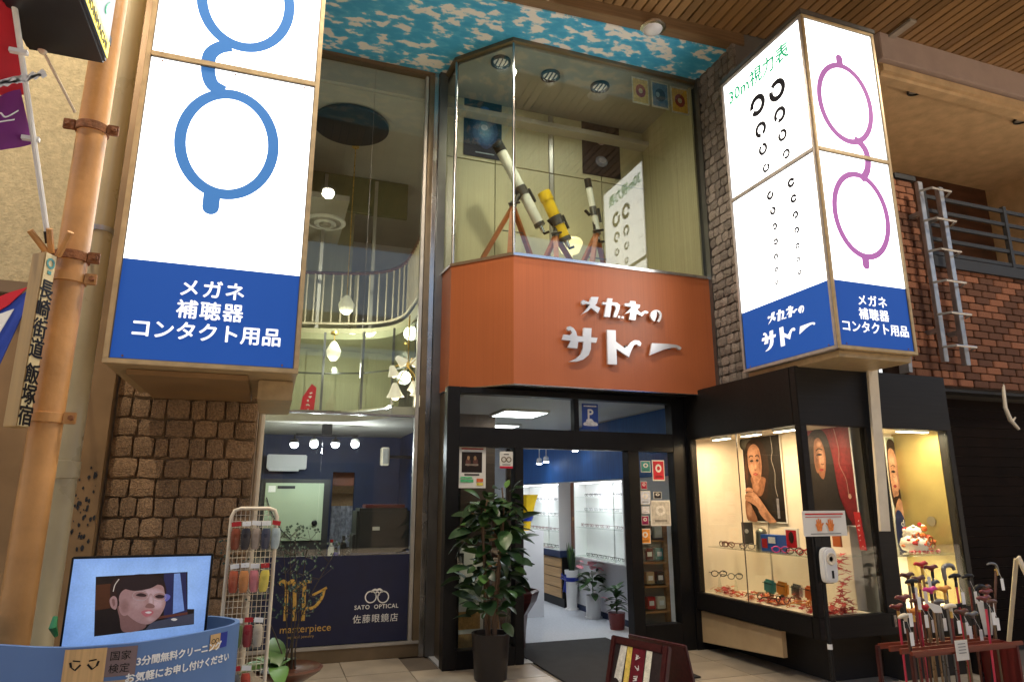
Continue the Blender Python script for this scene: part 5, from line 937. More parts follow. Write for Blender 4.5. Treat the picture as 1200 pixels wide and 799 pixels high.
# bay window contents
for k, (px, py) in enumerate(((587, 72), (645, 88), (703, 101))):
    p = at(px, py, Z=ZC - .056); t = T('bay_downlight', ('leftmost', 'middle', 'rightmost')[k] + ' of three black-ringed downlights in the bay window ceiling', 'downlight', p, 'bay window downlights'); MB().lathe(p - Vector((0, 0, .03)), [(.125, .03), (.125, 0), (.1, -.005), (.095, .02)], 28).build('ring', 'black', t, 0, True); MB().lathe(p - Vector((0, 0, .012)), [(.09, .01), (.09, 0)], 20).build('reflector', M('dimlens', (.6, .56, .48), .2, emit=.12), t)
    for q in (-.05, 0, .05): MB().box((p.x + q - .006, p.y - .07, p.z - .03), (p.x + q + .006, p.y + .07, p.z - .013)).build('baffle', 'blackmatt', t)
    spot('bay_lamp', p - Vector((0, 0, .05)), p - Vector((0, -.25, 2)), 8, (1, .95, .82), 140, .08)
def wposter(px0, py0, px1, py1, Y, name, label, shapes, bg='blackmatt'):
    a, c = at(px0, py1, Y=Y), at(px1, py0, Y=Y); f = Fr(a); w, h = c.x - a.x, c.z - a.z; t = T(name, label, 'poster', a); solid('sheet', f, rc(0, 0, w, h), bg, t, -.004, 0); art('printed_sheet', f, [(q[0], [(x*w, y*h) for x, y in q[1]]) for q in shapes], t)
neb = [((.002, .006, .025), rc(0, 0, 1, 1))]
for s in range(9): q = 1 - s/9; neb.append(((.003 + .012*s**1.3, .012 + .022*s**1.3, .06 + .055*s), [(p.x, p.y) for p in cr([(.55 + (.34*q + .05)*random.uniform(.8, 1.1)*math.cos(a), .45 + (.27*q + .04)*random.uniform(.8, 1.15)*math.sin(a)) for a in [i*.7 for i in range(9)]], 3)]))
neb += [((.02, .06, .3), ell(.55, .78, .14, .08)), ((.06, .16, .5), ell(.55, .79, .07, .04)), ((.5, .6, .75), ell(.53, .5, .09, .05)), ((.3, .35, .4), rc(.3, .06, .8, .08))]
wposter(543, 120, 588, 181, 7.79, 'nebula_poster', 'dark poster with blue nebula on the cream wall behind the white telescope', neb)
wposter(683, 148, 725, 203, 7.79, 'planet_poster', 'black poster with two pale planets on the cream bay wall', [((.006, .006, .012), rc(0, 0, 1, 1)), ((.25, .2, .2), ell(.5, .66, .26, .05)), ((.35, .27, .28), ell(.5, .66, .12, .09)), ((.15, .17, .24), ell(.5, .27, .16, .1)), ((.3, .3, .36), ell(.52, .29, .1, .05))])
for k, (px, py, c1_, c2_, lb) in enumerate(((750.5, 107, (.65, .45, .15), (.3, .05, .05), 'yellow card with dark red rings'), (773.5, 112, (.12, .2, .35), (.04, .06, .12), 'blue picture card'), (796.5, 118.5, (.7, .4, .06), (.3, .04, .03), 'amber card with dark rings'))):
    wposter(px - 9, py - 13, px + 9, py + 13, 6.62, 'hanging_card', lb + ' hanging inside the bay glass by the grey stone', [((.6, .55, .45), rc(0, 0, 1, 1)), (c1_, rc(.06, .06, .94, .94)), (c2_, ell(.5, .5, .3, .25)), ((.6, .5, .3) if k != 1 else (.3, .4, .5), ell(.5 if k != 1 else .35, .5, .12, .1))], 'paper')
    p = at(px, py - 13, Y=6.62); MB().tube([p + Vector((0, .01, -.01)), Vector((p.x, 6.63, ZC - .05))], .002, 4).build('thread', 'whiteink', bpy.data.objects[[o.name for o in bpy.data.objects if o.name.startswith('hanging_card')][-1]])
def telescope(label, top, bot, r, Y, mat, legs, hub, endmat='black'):
    a, c = at(*top, Y=Y), at(*bot, Y=Y); d = (c - a).normalized(); t = T('telescope', label, 'telescope', at(*hub, Y=Y), 'telescopes in the bay window')
    tb = MB().tube([a, a + d*.02, c - d*.02, c], r, 24).build('tube', mat, t, 0, True); MB().tube([a - d*.1, a + d*.02], [r*1.12, r*1.12], 24).build('dew_cap', endmat, tb, 0, True); MB().tube([c - d*.02, c + d*.03], [r*1.06, r*1.06], 24).build('end_ring', 'darksteel', tb, 0, True)
    m_ = a*.45 + c*.55; MB().tube([m_ - d*.06, m_ + d*.06], r*1.15, 20).build('clamp_ring', 'darksteel', t, 0, True); hbp = at(*hub, Y=Y)
    MB().tube([m_, hbp], .035, 10).build('mount', 'blackmatt', t); MB().ball(hbp, .05, 10).build('hub', 'darksteel', t, 0, True); MB().tube([m_ + Vector((-.12, 0, .0)), m_ + Vector((-.05, 0, -.06))], .02, 8).build('finder_knob', 'black', t); MB().tube([hbp + Vector((-.07, -.05, -.02)), hbp + Vector((.07, -.05, .02))], .015, 8).build('lock_knob', 'black', t)
    for (lx, ly, Yl) in legs:
        e_ = at(lx, ly, Y=Yl); dd = (e_ - hbp); e_ = hbp + dd * ((hbp.z - ZS1) / (hbp.z - e_.z)); lg = MB().bar(hbp + Vector((0, 0, -.02)), e_, .06, .045).build('leg', 'tripodwood', t, .004)
    up_ = Vector((d.z, 0, -d.x)) * (1 if -d.x > 0 else -1); fo = up_ * (r + .035); f0_ = a*.35 + c*.65; MB().tube([f0_ + fo - d*.1, f0_ + fo + d*.08], .018, 10).build('finder', 'blackmatt', tb, 0, True); MB().bar(f0_ + up_*r, f0_ + fo, .012).build('finder_foot', 'darksteel', tb); MB().tube([c + d*.03, c + d*.11], [r*.42, r*.34], 14).build('focuser', 'chrome', tb, 0, True); MB().tube([c + d*.1, c + d*.13, c + d*.13 + up_*.07], .016, 10).build('eyepiece', 'black', tb, 0, True)
    MB().tube([hbp + Vector((-.13, 0, -.35)), hbp + Vector((.13, 0, -.35))], .008, 6).build('spreader', 'darksteel', t)
telescope('white refractor telescope on wooden tripod, tallest in the bay window', (587, 177), (632, 263), .064, 7.1, 'telewhite', ((567, 300, 7.0), (621, 297, 7.25), (597, 303, 6.75)), (601, 240)); telescope('short yellow telescope on wooden tripod in the bay window', (641, 234), (662, 280), .073, 7.05, 'yellowtube', ((640, 300, 6.95), (668, 303, 7.2), (652, 305, 6.8)), (651, 275), 'yellowtube'); telescope('slim white telescope with black hood leaning near the glass corner', (690, 219), (700, 272), .04, 7.1, 'telewhite', ((684, 305, 7.0), (706, 303, 7.25), (694, 306, 6.85)), (699, 272))
t = T('glass_lamp', 'lit glass bowl lamp on the bay window floor between telescopes', 'lamp', at(668, 287, Y=7.5)); p = at(668, 287, Y=7.5); MB().lathe(p, [(.03, -.3), (.03, -.12), (.12, -.1), (.17, .02), (.15, .06)], 20).build('bowl', M('bowl', (.9, .8, .4), .2, emit=.5, ecol=(1, .85, .45)), t, 0, True); MB().lathe((p.x, p.y, ZS1 - .004), [(.1, 0), (.1, .02), (.02, .04), (.02, p.z - .3 - ZS1 + .01)], 16).build('stand', 'gold', t); MB().ball(p + Vector((0, 0, .03)), .06, 10).build('bulb', 'lampwarm', t, 0, True)
# ------------------------------------------------------------------ foreground: curved counter with screen
ZR = 1.02
cpts = [(-1.75, 3.95), (-1.3, 3.66), (-.988, 3.48), (-.843, 3.388), (-.7, 3.336), (-.5, 3.342), (-.38, 3.395), (-.272, 3.476), (-.191, 3.553), (-.119, 3.64), (-.086, 3.73), (-.095, 3.81), (-.133, 3.875), (-.22, 3.965), (-.4, 4.06)]
cv = [Vector((p.x, p.y)) for p in cr(cpts, 8, False)]; ss = [0]
for a, c in zip(cv, cv[1:]): ss.append(ss[-1] + (c - a).length)
def W(s, z, n=0.):
    s = min(max(s, 0), ss[-1] - 1e-4); i = max(k for k in range(len(ss)) if ss[k] <= s); i = min(i, len(cv) - 2); d = (cv[i+1] - cv[i]).normalized(); p = cv[i] + d * (s - ss[i]); return Vector((p.x + d.y*n, p.y - d.x*n, z))
def s_at(px, py):
    best = min(range(len(cv)), key=lambda k: abs(600 + F_PX*((Vector((cv[k].x, cv[k].y, .95)) - _C).dot(_rt))/((Vector((cv[k].x, cv[k].y, .95)) - _C).dot(_fw)) - px) + (50 if cv[k].y > 3.75 and cv[k].x > -.3 else 0)); return ss[best]
ct = T('service_counter', 'curved pale blue counter with white service lettering in the left foreground', 'counter', (-.6, 3.5, 0))
mb = MB(); n = len(cv)
for off in (0, -.022):
    for z in (0, ZR): mb.v += [W(s, z, off) for s in ss]
mb.f = [(i, i+1, n+i+1, n+i) for i in range(n-1)] + [(2*n+i, 2*n+i+1, 3*n+i+1, 3*n+i) for i in range(n-1)] + [(n+i, n+i+1, 3*n+i+1, 3*n+i) for i in range(n-1)] + [(n-1, 2*n-1, 4*n-1, 3*n-1), (0, n, 3*n, 2*n)]
mb.build('front_panel', 'counter', ct, 0, True)
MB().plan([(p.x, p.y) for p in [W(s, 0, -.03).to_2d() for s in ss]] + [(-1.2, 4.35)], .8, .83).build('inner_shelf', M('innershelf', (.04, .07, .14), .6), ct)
def wquad(s0, s1, z0, z1, mat, parent, n_=.002, name='sticker', k=6, skew=0):
    m_ = MB()
    for h in (n_, n_ + .0015):
        for z in (0, 1): m_.v += [W(s0 + (s1-s0)*i/k, z0 + (z1 - z0)*z, h) for i in range(k+1)]
    q = k+1; m_.f = [(2*q+i, 2*q+i+1, 3*q+i+1, 3*q+i) for i in range(k)] + [(i, i+1, q+i+1, q+i) for i in range(k)] + [(q+i, q+i+1, 3*q+i+1, 3*q+i) for i in range(k)]; return m_.build(name, mat, parent)
sA, sB, sC2, sD = s_at(77, 770), s_at(127, 770), s_at(157, 770), s_at(163, 770)
g1 = wquad(sA, sB, ZR - .135, ZR - .008, 'goldpanel', ct, name='gold_badge'); g2 = wquad(sB + .001, sC2, ZR - .12, ZR - .01, M('mauvebadge', (.2, .14, .14), .5), ct, name='brown_badge'); wquad(sA, sC2, ZR - .145, ZR - .1355, 'kraft', ct, name='badge_foot')
text('国家', None, sB + .012, ZR - .056, .038, 'black', g2, n=.004, wrap=W, space=1.05); text('検定', None, sB + .012, ZR - .104, .038, 'black', g2, n=.004, wrap=W, space=1.05)
mid = (sA + sB)/2
for s_ in (-1, 1):
    for (u0, v0, u1, v1, wd) in ((.012, .0, .03, -.02, .007), (.03, -.02, .045, -.008, .004), (.045, -.008, .05, .01, .008), (.015, .012, .042, .016, .005)):
        m_ = MB(); a, c = Vector((u0*s_, v0)), Vector((u1*s_, v1)); d = (c-a).normalized(); pn = Vector((-d.y, d.x))*wd/2; q = [a-pn, c-pn, c+pn, a+pn]; m_.v = [W(mid + p.x, ZR - .066 + p.y, h) for h in (.0045, .0055) for p in q]; m_.f = [(0,1,2,3),(4,5,6,7)]; m_.build('emblem_stroke', 'black', g1)
sm_ = wquad(s_at(246, 750), s_at(258, 750), ZR - .085, ZR - .02, 'goldpanel', ct, name='small_badge'); wquad(s_at(258, 750) + .001, s_at(264, 750), ZR - .085, ZR - .02, 'ribbon', ct, name='small_badge')
for du in (-.011, .011): ms = (s_at(246, 750) + s_at(258, 750))/2; m_ = MB(); m_.v = [W(ms + du + r*math.cos(t_), ZR - .05 + r*math.sin(t_), .0045) for r in (.011, .008) for t_ in [i*.5236 for i in range(12)]]; m_.f = [(i, (i+1) % 12, 12 + (i+1) % 12, 12 + i) for i in range(12)]; m_.build('emblem_ring', 'black', sm_)
s1 = s_at(161, 770); text('3分間無料クリーニング', None, s1, ZR - .086, .038, 'whiteink', ct, n=.003, bold=.0012, wrap=W, space=.98); text('お気軽にお申し付けください', None, s1 - .035, ZR - .146, .038, 'whiteink', ct, n=.003, bold=.0012, wrap=W, space=.98)
# screen
YT = 3.72; tv = T('video_screen', 'flat screen showing a woman in glasses, standing inside the blue counter', 'screen', (-.55, YT, .83))
a, c = at(86, 660, Y=YT), at(247, 655, Y=YT); tl_, zb_ = Vector((a.x, 0, at(160, 653, Y=YT).z)), .95; w, h = c.x - a.x, at(160, 653, Y=YT).z - zb_
ft = Fr((a.x, YT, zb_)); solid('bezel', ft, rc(-.01, -.01, w + .01, h + .01), 'black', tv, -.03, 0, .004); MB().box((a.x + w*.35, YT + .03, .83), (a.x + w*.65, YT + .1, zb_ + .05)).build('stand', 'black', tv); MB().box((a.x + w*.2, YT - .06, .831), (a.x + w*.8, YT + .14, .845)).build('foot', 'black', tv)
def TV(px, py): u_, v_ = ft.uv(at(80 + px/6.656, 640 + py/6.656, Y=YT - .004)); return (u_, v_)
Q = lambda pts, n_=5: [(p.x, p.y) for p in cr([TV(*p) for p in pts], n_)]
sk, sk2, sk3 = (.27, .155, .145), (.16, .08, .07), (.4, .27, .275)
shp = [((.2, .34, .66), rc(0, 0, w, h), (.3, .48, .8)), ((.015, .01, .008), [TV(214, 236), TV(930, 198), TV(930, 488), TV(982, 488), TV(980, 606), TV(200, 702)]),
 ((.06, .022, .01), [TV(216, 300), TV(330, 290), TV(330, 480), TV(206, 500)]), ((.02, .02, .06), [TV(745, 212), TV(920, 204), TV(928, 560), TV(745, 560)]), ((.15, .24, .5), [TV(825, 212), TV(872, 208), TV(905, 500), TV(815, 525)]), ((.09, .03, .02), [TV(700, 545), TV(930, 510), TV(930, 530), TV(700, 565)]), ((.05, .05, .07), [TV(650, 590), TV(980, 520), TV(978, 600), TV(600, 650)]), ((.5, .45, .4), Q([(800, 568), (826, 558), (850, 568), (826, 580)])),
 ((.025, .012, .01), Q([(330, 300), (400, 245), (560, 215), (700, 230), (755, 290), (740, 400), (500, 400), (400, 470), (340, 460)])), (sk2, Q([(395, 460), (400, 560), (430, 665), (580, 645), (610, 590), (560, 520)])), (sk, Q([(395, 420), (430, 340), (560, 310), (720, 300), (752, 360), (758, 450), (715, 540), (650, 595), (600, 606), (530, 585), (440, 510)])), (sk3, Q([(610, 330), (700, 312), (740, 380), (735, 450), (690, 480), (640, 420), (610, 390)])), (sk2, Q([(400, 430), (450, 420), (520, 520), (580, 600), (520, 585), (430, 510)])), (sk, Q([(325, 410), (352, 385), (378, 400), (384, 450), (370, 490), (340, 478), (326, 445)])), (sk2, Q([(342, 415), (360, 410), (366, 450), (352, 465)])),
 ((.02, .012, .012), Q([(390, 390), (420, 330), (520, 345), (640, 325), (720, 285), (748, 300), (730, 250), (600, 220), (460, 240), (380, 300)])), ((.4, .35, .3), stroke([(p.x, p.y) for p in cr([TV(352, 350), TV(365, 300), TV(398, 252)], 5, False)], .004)), ((.03, .015, .015), Q([(528, 378), (566, 362), (610, 376), (600, 390), (560, 388)])), ((.03, .015, .015), Q([(678, 388), (712, 374), (750, 384), (740, 400), (700, 402)])), (sk2, Q([(525, 350), (570, 340), (612, 350), (570, 346)])), (sk2, Q([(600, 470), (630, 440), (670, 455), (672, 475), (640, 480)])), ((.3, .09, .1), Q([(572, 505), (620, 492), (665, 502), (655, 530), (612, 546), (582, 530)])), ((.45, .4, .38), Q([(600, 512), (630, 504), (652, 510), (630, 522)])), ((.1, .1, .3), Q([(755, 370), (795, 380), (790, 408), (758, 425)]))]
for cx, cy, rx, ry in ((565, 382, 62, 38), (712, 390, 52, 38)): shp.append(((.3, .24, .24), stroke([TV(cx + rx*math.cos(t_), cy + ry*math.sin(t_)) for t_ in [i*.3307 for i in range(20)]], .002)))
def AB(c0, x, y, rx, ry, c1): return (c0, [TV(x + rx*math.cos(q), y + ry*math.sin(q)) for q in [i*.35 for i in range(18)]], c1)
out = []
for q in shp:
    if q[0] == sk3: out += [AB(sk, 640, 360, 110, 45, sk3), AB(sk, 690, 440, 60, 60, sk3), AB(sk, 540, 440, 70, 60, (.32, .2, .19)), AB(sk, 645, 425, 22, 60, (.4, .28, .28)), AB(sk, 440, 470, 45, 70, (.19, .1, .09)), AB(sk, 565, 378, 60, 28, (.19, .11, .105)), AB(sk, 712, 388, 46, 26, (.2, .115, .11)), AB(sk, 640, 565, 40, 24, (.33, .21, .2))]
    elif q[0] == sk2 and len(out) > 11 and out and any(o[0] == sk for o in out) and q[1][0][1] > TV(0, 480)[1] and False: pass
    else: out.append(q)
shp = [q for q in out if not (q[0] == sk2 and len(q[1]) == 30 and abs(q[1][0][0] - TV(400, 430)[0]) < 1e-4)]
art('display', ft, shp, tv, 'screen', .001, .0003)

# ------------------------------------------------------------------ wire rack of soft spectacle cases
YK = 4.5; wr_ = T('wire_rack', 'cream wire display rack hung with soft spectacle cases beside the counter', 'rack', (-.08, YK, 0)); xl, xr, zt_ = -.2, .06, 1.545
MB().tube([(xl, YK, 0), (xl, YK, zt_ - .05), (xl + .015, YK, zt_ - .012), (xl + .05, YK, zt_), (xr - .05, YK, zt_), (xr - .015, YK, zt_ - .012), (xr, YK, zt_ - .05), (xr, YK, 0)], .0115, 10).build('frame', 'ivory', wr_, 0, True)
for i in range(1, 10): x = xl + (xr - xl)*i/10; MB().tube([(x, YK, .12), (x, YK, zt_ - .01)], .002, 4).build('wire', 'ivory', wr_)
for i in range(40): z = .14 + i*.035; MB().tube([(xl, YK + .003, z), (xr, YK + .003, z)], .0018, 4).build('wire', 'ivory', wr_)
MB().tube([(xl, YK, .03), (xl, YK + .25, .02), (xr, YK + .25, .02), (xr, YK, .03)], .01, 8).build('foot', 'ivory', wr_)
BG = [(1.37, [('stone_', (.3, .07, .03), 'rust brown'), ('n', (.03, .03, .04), 'charcoal'), ('p', (.45, .36, .28), 'beige patterned'), ('n', (.05, .06, .1), 'dark navy'), ('l', (.5, .6, .58), 'pale mint')]), (1.13, [('o', (.5, .1, .04), 'brick red'), ('o', (.65, .25, .07), 'glossy orange'), ('p', (.72, .22, .25), 'salmon pink'), ('y', (.75, .6, .08), 'yellow')]), (.83, [('w', (.5, .48, .45), 'pale grey'), ('g', (.12, .18, .05), 'olive green'), ('r', (.35, .015, .03), 'crimson'), ('c', (.55, .48, .36), 'cream floral')]), (.57, [('w', (.6, .55, .5), 'off-white'), ('k', (.1, .1, .1), 'black'), ('r', (.5, .06, .03), 'scarlet')])]
for r_, (z0, row) in enumerate(BG):
    for k, (_, c, lb) in enumerate(row):
        x = xl + .035 + k*.056 + (.01 if r_ % 2 else 0); y = YK - .05 - .012*(k % 2); hh_ = .15; t = T('spectacle_pouch', lb + ' soft spectacle case in a clear bag, ' + ('top', 'second', 'third', 'lowest')[r_] + ' row of the wire rack', 'spectacle case', (x, y, z0 - .05), 'bagged cases on the wire rack')
        rot = random.uniform(-.06, .06); q = lambda u, v: Vector((x + u + v*rot, y, z0 + v))
        m_ = MB(); prof = [(.018, -.06), (.025, -.04), (.027, .0), (.026, .04), (.02, .06)]
        m_.lathe((0, 0, 0), [(a_, b_) for a_, b_ in prof], 12); m_.v = [Vector((x + v.x + (v.z)*rot, y + v.y*.62, z0 + v.z)) for v in m_.v]; m_.build('case', M('pouch%d%d' % (r_, k), c, .3, nz=(20, .2)), t, 0, True)
        m_ = MB().box((x - .031, y - .02, z0 - .07), (x + .031, y + .02, z0 + .075)); m_.build('bag', 'bag', t, .008); MB().bar((x - .025 + random.uniform(-.003, .003), y - .006 + .004*(k % 2), z0 + .088 + random.uniform(-.006, .006)), (x + .024, y - .006 + .004*(k % 2), z0 + .088 + random.uniform(-.006, .006)), .003, .026).build('header_card', 'whiteink' if (k + r_) % 4 else 'red', t); MB().tube([(x, y - .006, z0 + .092), (x, YK + .004, z0 + .098)], .0025, 5).build('hook', 'chrome', t)

# ------------------------------------------------------------------ plants
def leaf_mesh(name, L, Wd, mat, curl=.25, n=5):
    m_ = MB(); pr = [(i/n) for i in range(n+1)]
    for i, t_ in enumerate(pr):
        wv_ = Wd/2*math.sin(math.pi*min(t_*.92 + .06, 1))**.75; z = -curl*L*t_*t_
        m_.v += [Vector((-wv_, t_*L, z + .18*wv_)), Vector((0, t_*L, z)), Vector((wv_, t_*L, z + .18*wv_))]
    for i in range(n): o = 3*i; m_.f += [(o, o+1, o+4, o+3), (o+1, o+2, o+5, o+4)]
    ob = m_.build(name, mat, None, 0, True); me = ob.data; bpy.data.objects.remove(ob); return me
lm1 = leaf_mesh('leaf', .19, .125, 'leaf', .3); lm2 = leaf_mesh('leaf', .16, .115, 'leaf', .15); lm3 = leaf_mesh('leaf', .19, .14, 'leafdark', .5); lm4 = leaf_mesh('leaf', .15, .1, 'leaflight', .2)
bp = Vector((2.04, 6.36, 0)); pt = T('rubber_plant', 'tall potted rubber plant with broad dark leaves before the left door glass', 'plant', bp)
MB().lathe(bp, [(.145, 0), (.15, .01), (.175, .36), (.18, .4), (.16, .4), (.155, .36), (.01, .355)], 28).build('pot', 'potblack', pt, 0, True); MB().lathe(bp + Vector((0, 0, .345)), [(.15, 0), (.15, .015)], 20).build('soil', 'soil', pt)
stems = []
for k in range(4):
    a = k*1.7; pts = [bp + Vector((.04*math.cos(a), .04*math.sin(a), .35)), bp + Vector((.07*math.cos(a), .07*math.sin(a), .8)), bp + Vector((.13*math.cos(a + .4), .12*math.sin(a + .4), 1.25 + .05*k)), bp + Vector((.1*math.cos(a + .7), .1*math.sin(a + .7), 1.5 + .07*k))]
    stems.append(cr([tuple(p) for p in pts], 6, False)); MB().tube(stems[-1], [.016 - .0005*i for i in range(len(stems[-1]))], 7).build('stem', 'bark', pt, 0, True)
for i in range(230):
    stm = random.choice(stems); f = random.uniform(.14, 1)**.85; p = stm[int(f*(len(stm)-1))]; a = random.uniform(0, 6.283); tilt = random.uniform(-.6, .7) if f < .95 else random.uniform(.5, 1.3); rad = .05 + .08*random.random() + (.1 if f < .7 else 0)*random.random()
    q = p + Vector((-math.sin(a)*rad, math.cos(a)*rad, random.uniform(-.03, .05))); s = random.uniform(.55, 1.2)*(.75 if f > .9 else 1); inst('leaf', random.choice((lm1, lm2, lm3, lm1, lm2, lm4)), pt, q, (tilt, random.uniform(-.5, .5), a), (s, s, s))
def potted(name, label, base, pot, potmat):
    t = T(name, label, 'plant', base); MB().lathe(base, pot, 22).build('pot', potmat, t, 0, True); return t
b_ = Vector((4.385, 9.72, .004)); t = potted('snake_plant', 'snake plant in a tall white vase tied with a blue ribbon', b_, [(.1, 0), (.1, .02), (.075, .03), (.1, .5), (.105, .56), (.09, .56), (.08, .5)], 'white')
for i in range(13): a = i*2.4; r = .05*random.random(); lx, ly = r*math.cos(a), r*math.sin(a); H_ = random.uniform(.28, .45); m_ = MB(); q = b_ + Vector((lx, ly, .52)); d = Vector((math.cos(a)*.12, math.sin(a)*.12, 1))*H_; sw = Vector((-math.sin(a), math.cos(a), 0))*.022; m_.v = [q - sw, q + sw, q + d*.6 + sw*1.2, q + d, q + d*.6 - sw*1.2]; m_.f = [(0, 1, 2, 3, 4)]; m_.build('leaf', 'leafdark' if i % 3 else 'leaflight', t)
MB().lathe(b_ + Vector((0, 0, .4)), [(.099, 0), (.103, .02), (.103, .05), (.101, .06)], 20).build('ribbon_band', 'ribbon', t, 0, True)
for s in (-1, 1): MB().tube([b_ + Vector((-.1, 0, .43)), b_ + Vector((-.13, s*.07, .5)), b_ + Vector((-.13, s*.1, .44)), b_ + Vector((-.105, 0, .42))], .012, 6).build('bow_loop', 'ribbon', t, 0, True); MB().tube([b_ + Vector((-.105, 0, .42)), b_ + Vector((-.12, s*.04, .25))], .01, 6).build('bow_tail', 'ribbon', t)
b_ = Vector((4.36, 8.95, .004)); t = potted('anthurium', 'pink anthurium in a white cylinder pot by the showroom wall', b_, [(.12, 0), (.12, .02), (.1, .021), (.105, .3), (.09, .3), (.085, .28)], 'white')
am, pm, pw_ = leaf_mesh('leaf', .17, .1, 'leaf', .4), leaf_mesh('petal', .11, .1, 'petal', .25), leaf_mesh('petal', .1, .09, 'petalwhite', .25)
for i in range(34): a = random.uniform(0, 6.28); r = .05 + .06*random.random(); z = random.uniform(.32, .6); inst('leaf', am, t, b_ + Vector((-math.sin(a)*r, math.cos(a)*r, z)), (random.uniform(-.3, .8), random.uniform(-.3, .3), a))
for i in range(15): a = random.uniform(0, 6.28); r = random.uniform(.02, .13); inst('petal', pm if i % 3 else pw_, t, b_ + Vector((-math.sin(a)*r - .03, math.cos(a)*r, random.uniform(.56, .76))), (random.uniform(-.2, .9), random.uniform(-.4, .4), a)); 
MB().tube([b_ + Vector((0, 0, .28)), b_ + Vector((0, .02, .62))], .008, 5).build('stem', 'leaf', t)
b_ = Vector((4.28, 8.12, .004)); t = potted('small_plant', 'small leafy plant in a terracotta pot beside the right door post', b_, [(.09, 0), (.11, .2), (.09, .2)], 'maroon')
for i in range(30): a = random.uniform(0, 6.28); inst('leaf', am, t, b_ + Vector((0, 0, random.uniform(.2, .5))), (random.uniform(-.2, 1), 0, a), (.8, .9, .8))
inst('petal', pm, t, b_ + Vector((-.1, 0, .35)), (.5, 0, 1.2))
MB().tube([b_ + Vector((0, 0, .18)), b_ + Vector((0, 0, .5))], .008, 5).build('stem', 'leaf', t)
p = at(617, 596, Y=9.4); t = T('bouquet', 'yellow paper wrapped bouquet with blue ribbon inside the doorway', 'bouquet', p); MB().lathe(p - Vector((0, 0, .3)), [(.05, 0), (.07, .15), (.13, .38), (.17, .5)], 9).build('wrap', 'yellowtube', t); MB().lathe(p - Vector((0, 0, .17)), [(.08, 0), (.1, .06), (.09, .1)], 10).build('ribbon', 'ribbon', t)
MB().box((p.x - .2, p.y - .15, 0), (p.x + .2, p.y + .2, p.z - .3)).build('flower_stand', 'whitewall', t)
p = at(613, 745, Z=0); t = T('wrapped_planter', 'planter wrapped in dark maroon paper behind the rubber plant', 'planter', (2.72, 7.35, 0)); MB().lathe((2.64, 7.45, .004), [(.14, 0), (.15, .2), (.17, .36), (.27, .5), (.3, .6), (.27, .62), (.2, .5)], 7).build('wrap', 'redwood', t); MB().lathe((2.62, 7.45, .6), [(.1, 0), (.1, .08)], 12).build('soil', 'soil', t)
t, f, w, h = card('notice_board', 'cream notice board standing behind the left door glass', 'notice', 531, 741, 566, 640, 7.12, 'paper'); art('printed_sheet', f, [((.35, .42, .3), rc(.05*w, .45*h, .95*w, .66*h)), ((.03, .03, .03), rc(.1*w, .08*h, .35*w, .24*h)), ((.3, .3, .28), ell(.22*w, .16*h, .07*w, .05*h)), ((.55, .3, .1), rc(.1*w, .75*h, .9*w, .95*h))], t); MB().box((f.O.x, 7.121, 0), (f.O.x + w, 7.15, f.O.z + h)).build('backing', 'drawerwood', t)
t = T('interior_shelf', 'wooden goods shelf inside behind the rubber plant', 'shelf', (2.2, 8.3, 0))
for z in (.5, .8, 1.1, 1.4): MB().box((1.98, 8.2, z), (2.75, 8.45, z + .03)).build('board', 'wood', t)
for x in (1.98, 2.72): MB().box((x, 8.2, 0), (x + .03, 8.45, 1.43)).build('side', 'wood', t)
# planter in front of the navy vinyl: brown bowl, big leaves, bare twigs
pc = at(338, 786, Y=5.35); zq = pc.z; t = T('planter_table', 'round brown pedestal bowl with drooping green leaves and thin twigs by the wire rack', 'planter', (pc.x, 5.35, 0))
MB().lathe((pc.x, 5.35, 0), [(.16, 0), (.15, .03), (.05, .06), (.045, zq - .1), (.12, zq - .06), (.22, zq), (.235, zq + .02), (.215, zq + .03), (.18, zq + .005)], 30).build('bowl', 'brownwood', t, 0, True)
bl_ = leaf_mesh('leaf', .3, .13, 'leaflight', .5, 7)
for k, (a, tl2) in enumerate(((.6, .5), (1.5, .2), (2.3, .6), (-.4, .4), (3.2, .3), (.1, .9))): inst('leaf', bl_, t, (pc.x - .08, 5.3, zq + .04), (tl2, 0, a))
tw, tlv = MB(), MB()
for k in range(6):
    p = Vector((pc.x + random.uniform(-.05, .1), 5.38, zq)); d = Vector((random.uniform(-.35, .35), random.uniform(-.1, .15), 1)).normalized(); pts = [p]
    for j in range(7): d = (d + Vector((random.uniform(-.15, .15), random.uniform(-.1, .1), 0))).normalized(); p = p + d*.13; pts.append(p); 
    tw.tube(pts, [.006 - .0006*j for j in range(8)], 5)
    for j in range(3, 8):
        for _ in range(5):
            e_ = pts[j] + Vector((random.uniform(-.09, .09), random.uniform(-.06, .06), random.uniform(-.02, .09))); tw.tube([pts[j], e_], .0018, 3)
            for _2 in range(2): q = e_ + Vector((random.uniform(-.02, .02), random.uniform(-.02, .02), random.uniform(-.02, .02))); s = random.uniform(.006, .012); tlv.add([q, q + Vector((s, 0, s)), q + Vector((0, s, 2*s)), q + Vector((-s, 0, s))], [(0, 1, 2, 3)])
tw.build('twigs', 'twig', t)['kind'] = 'stuff'; tlv.build('tiny_leaves', 'leafdark', t)['kind'] = 'stuff'

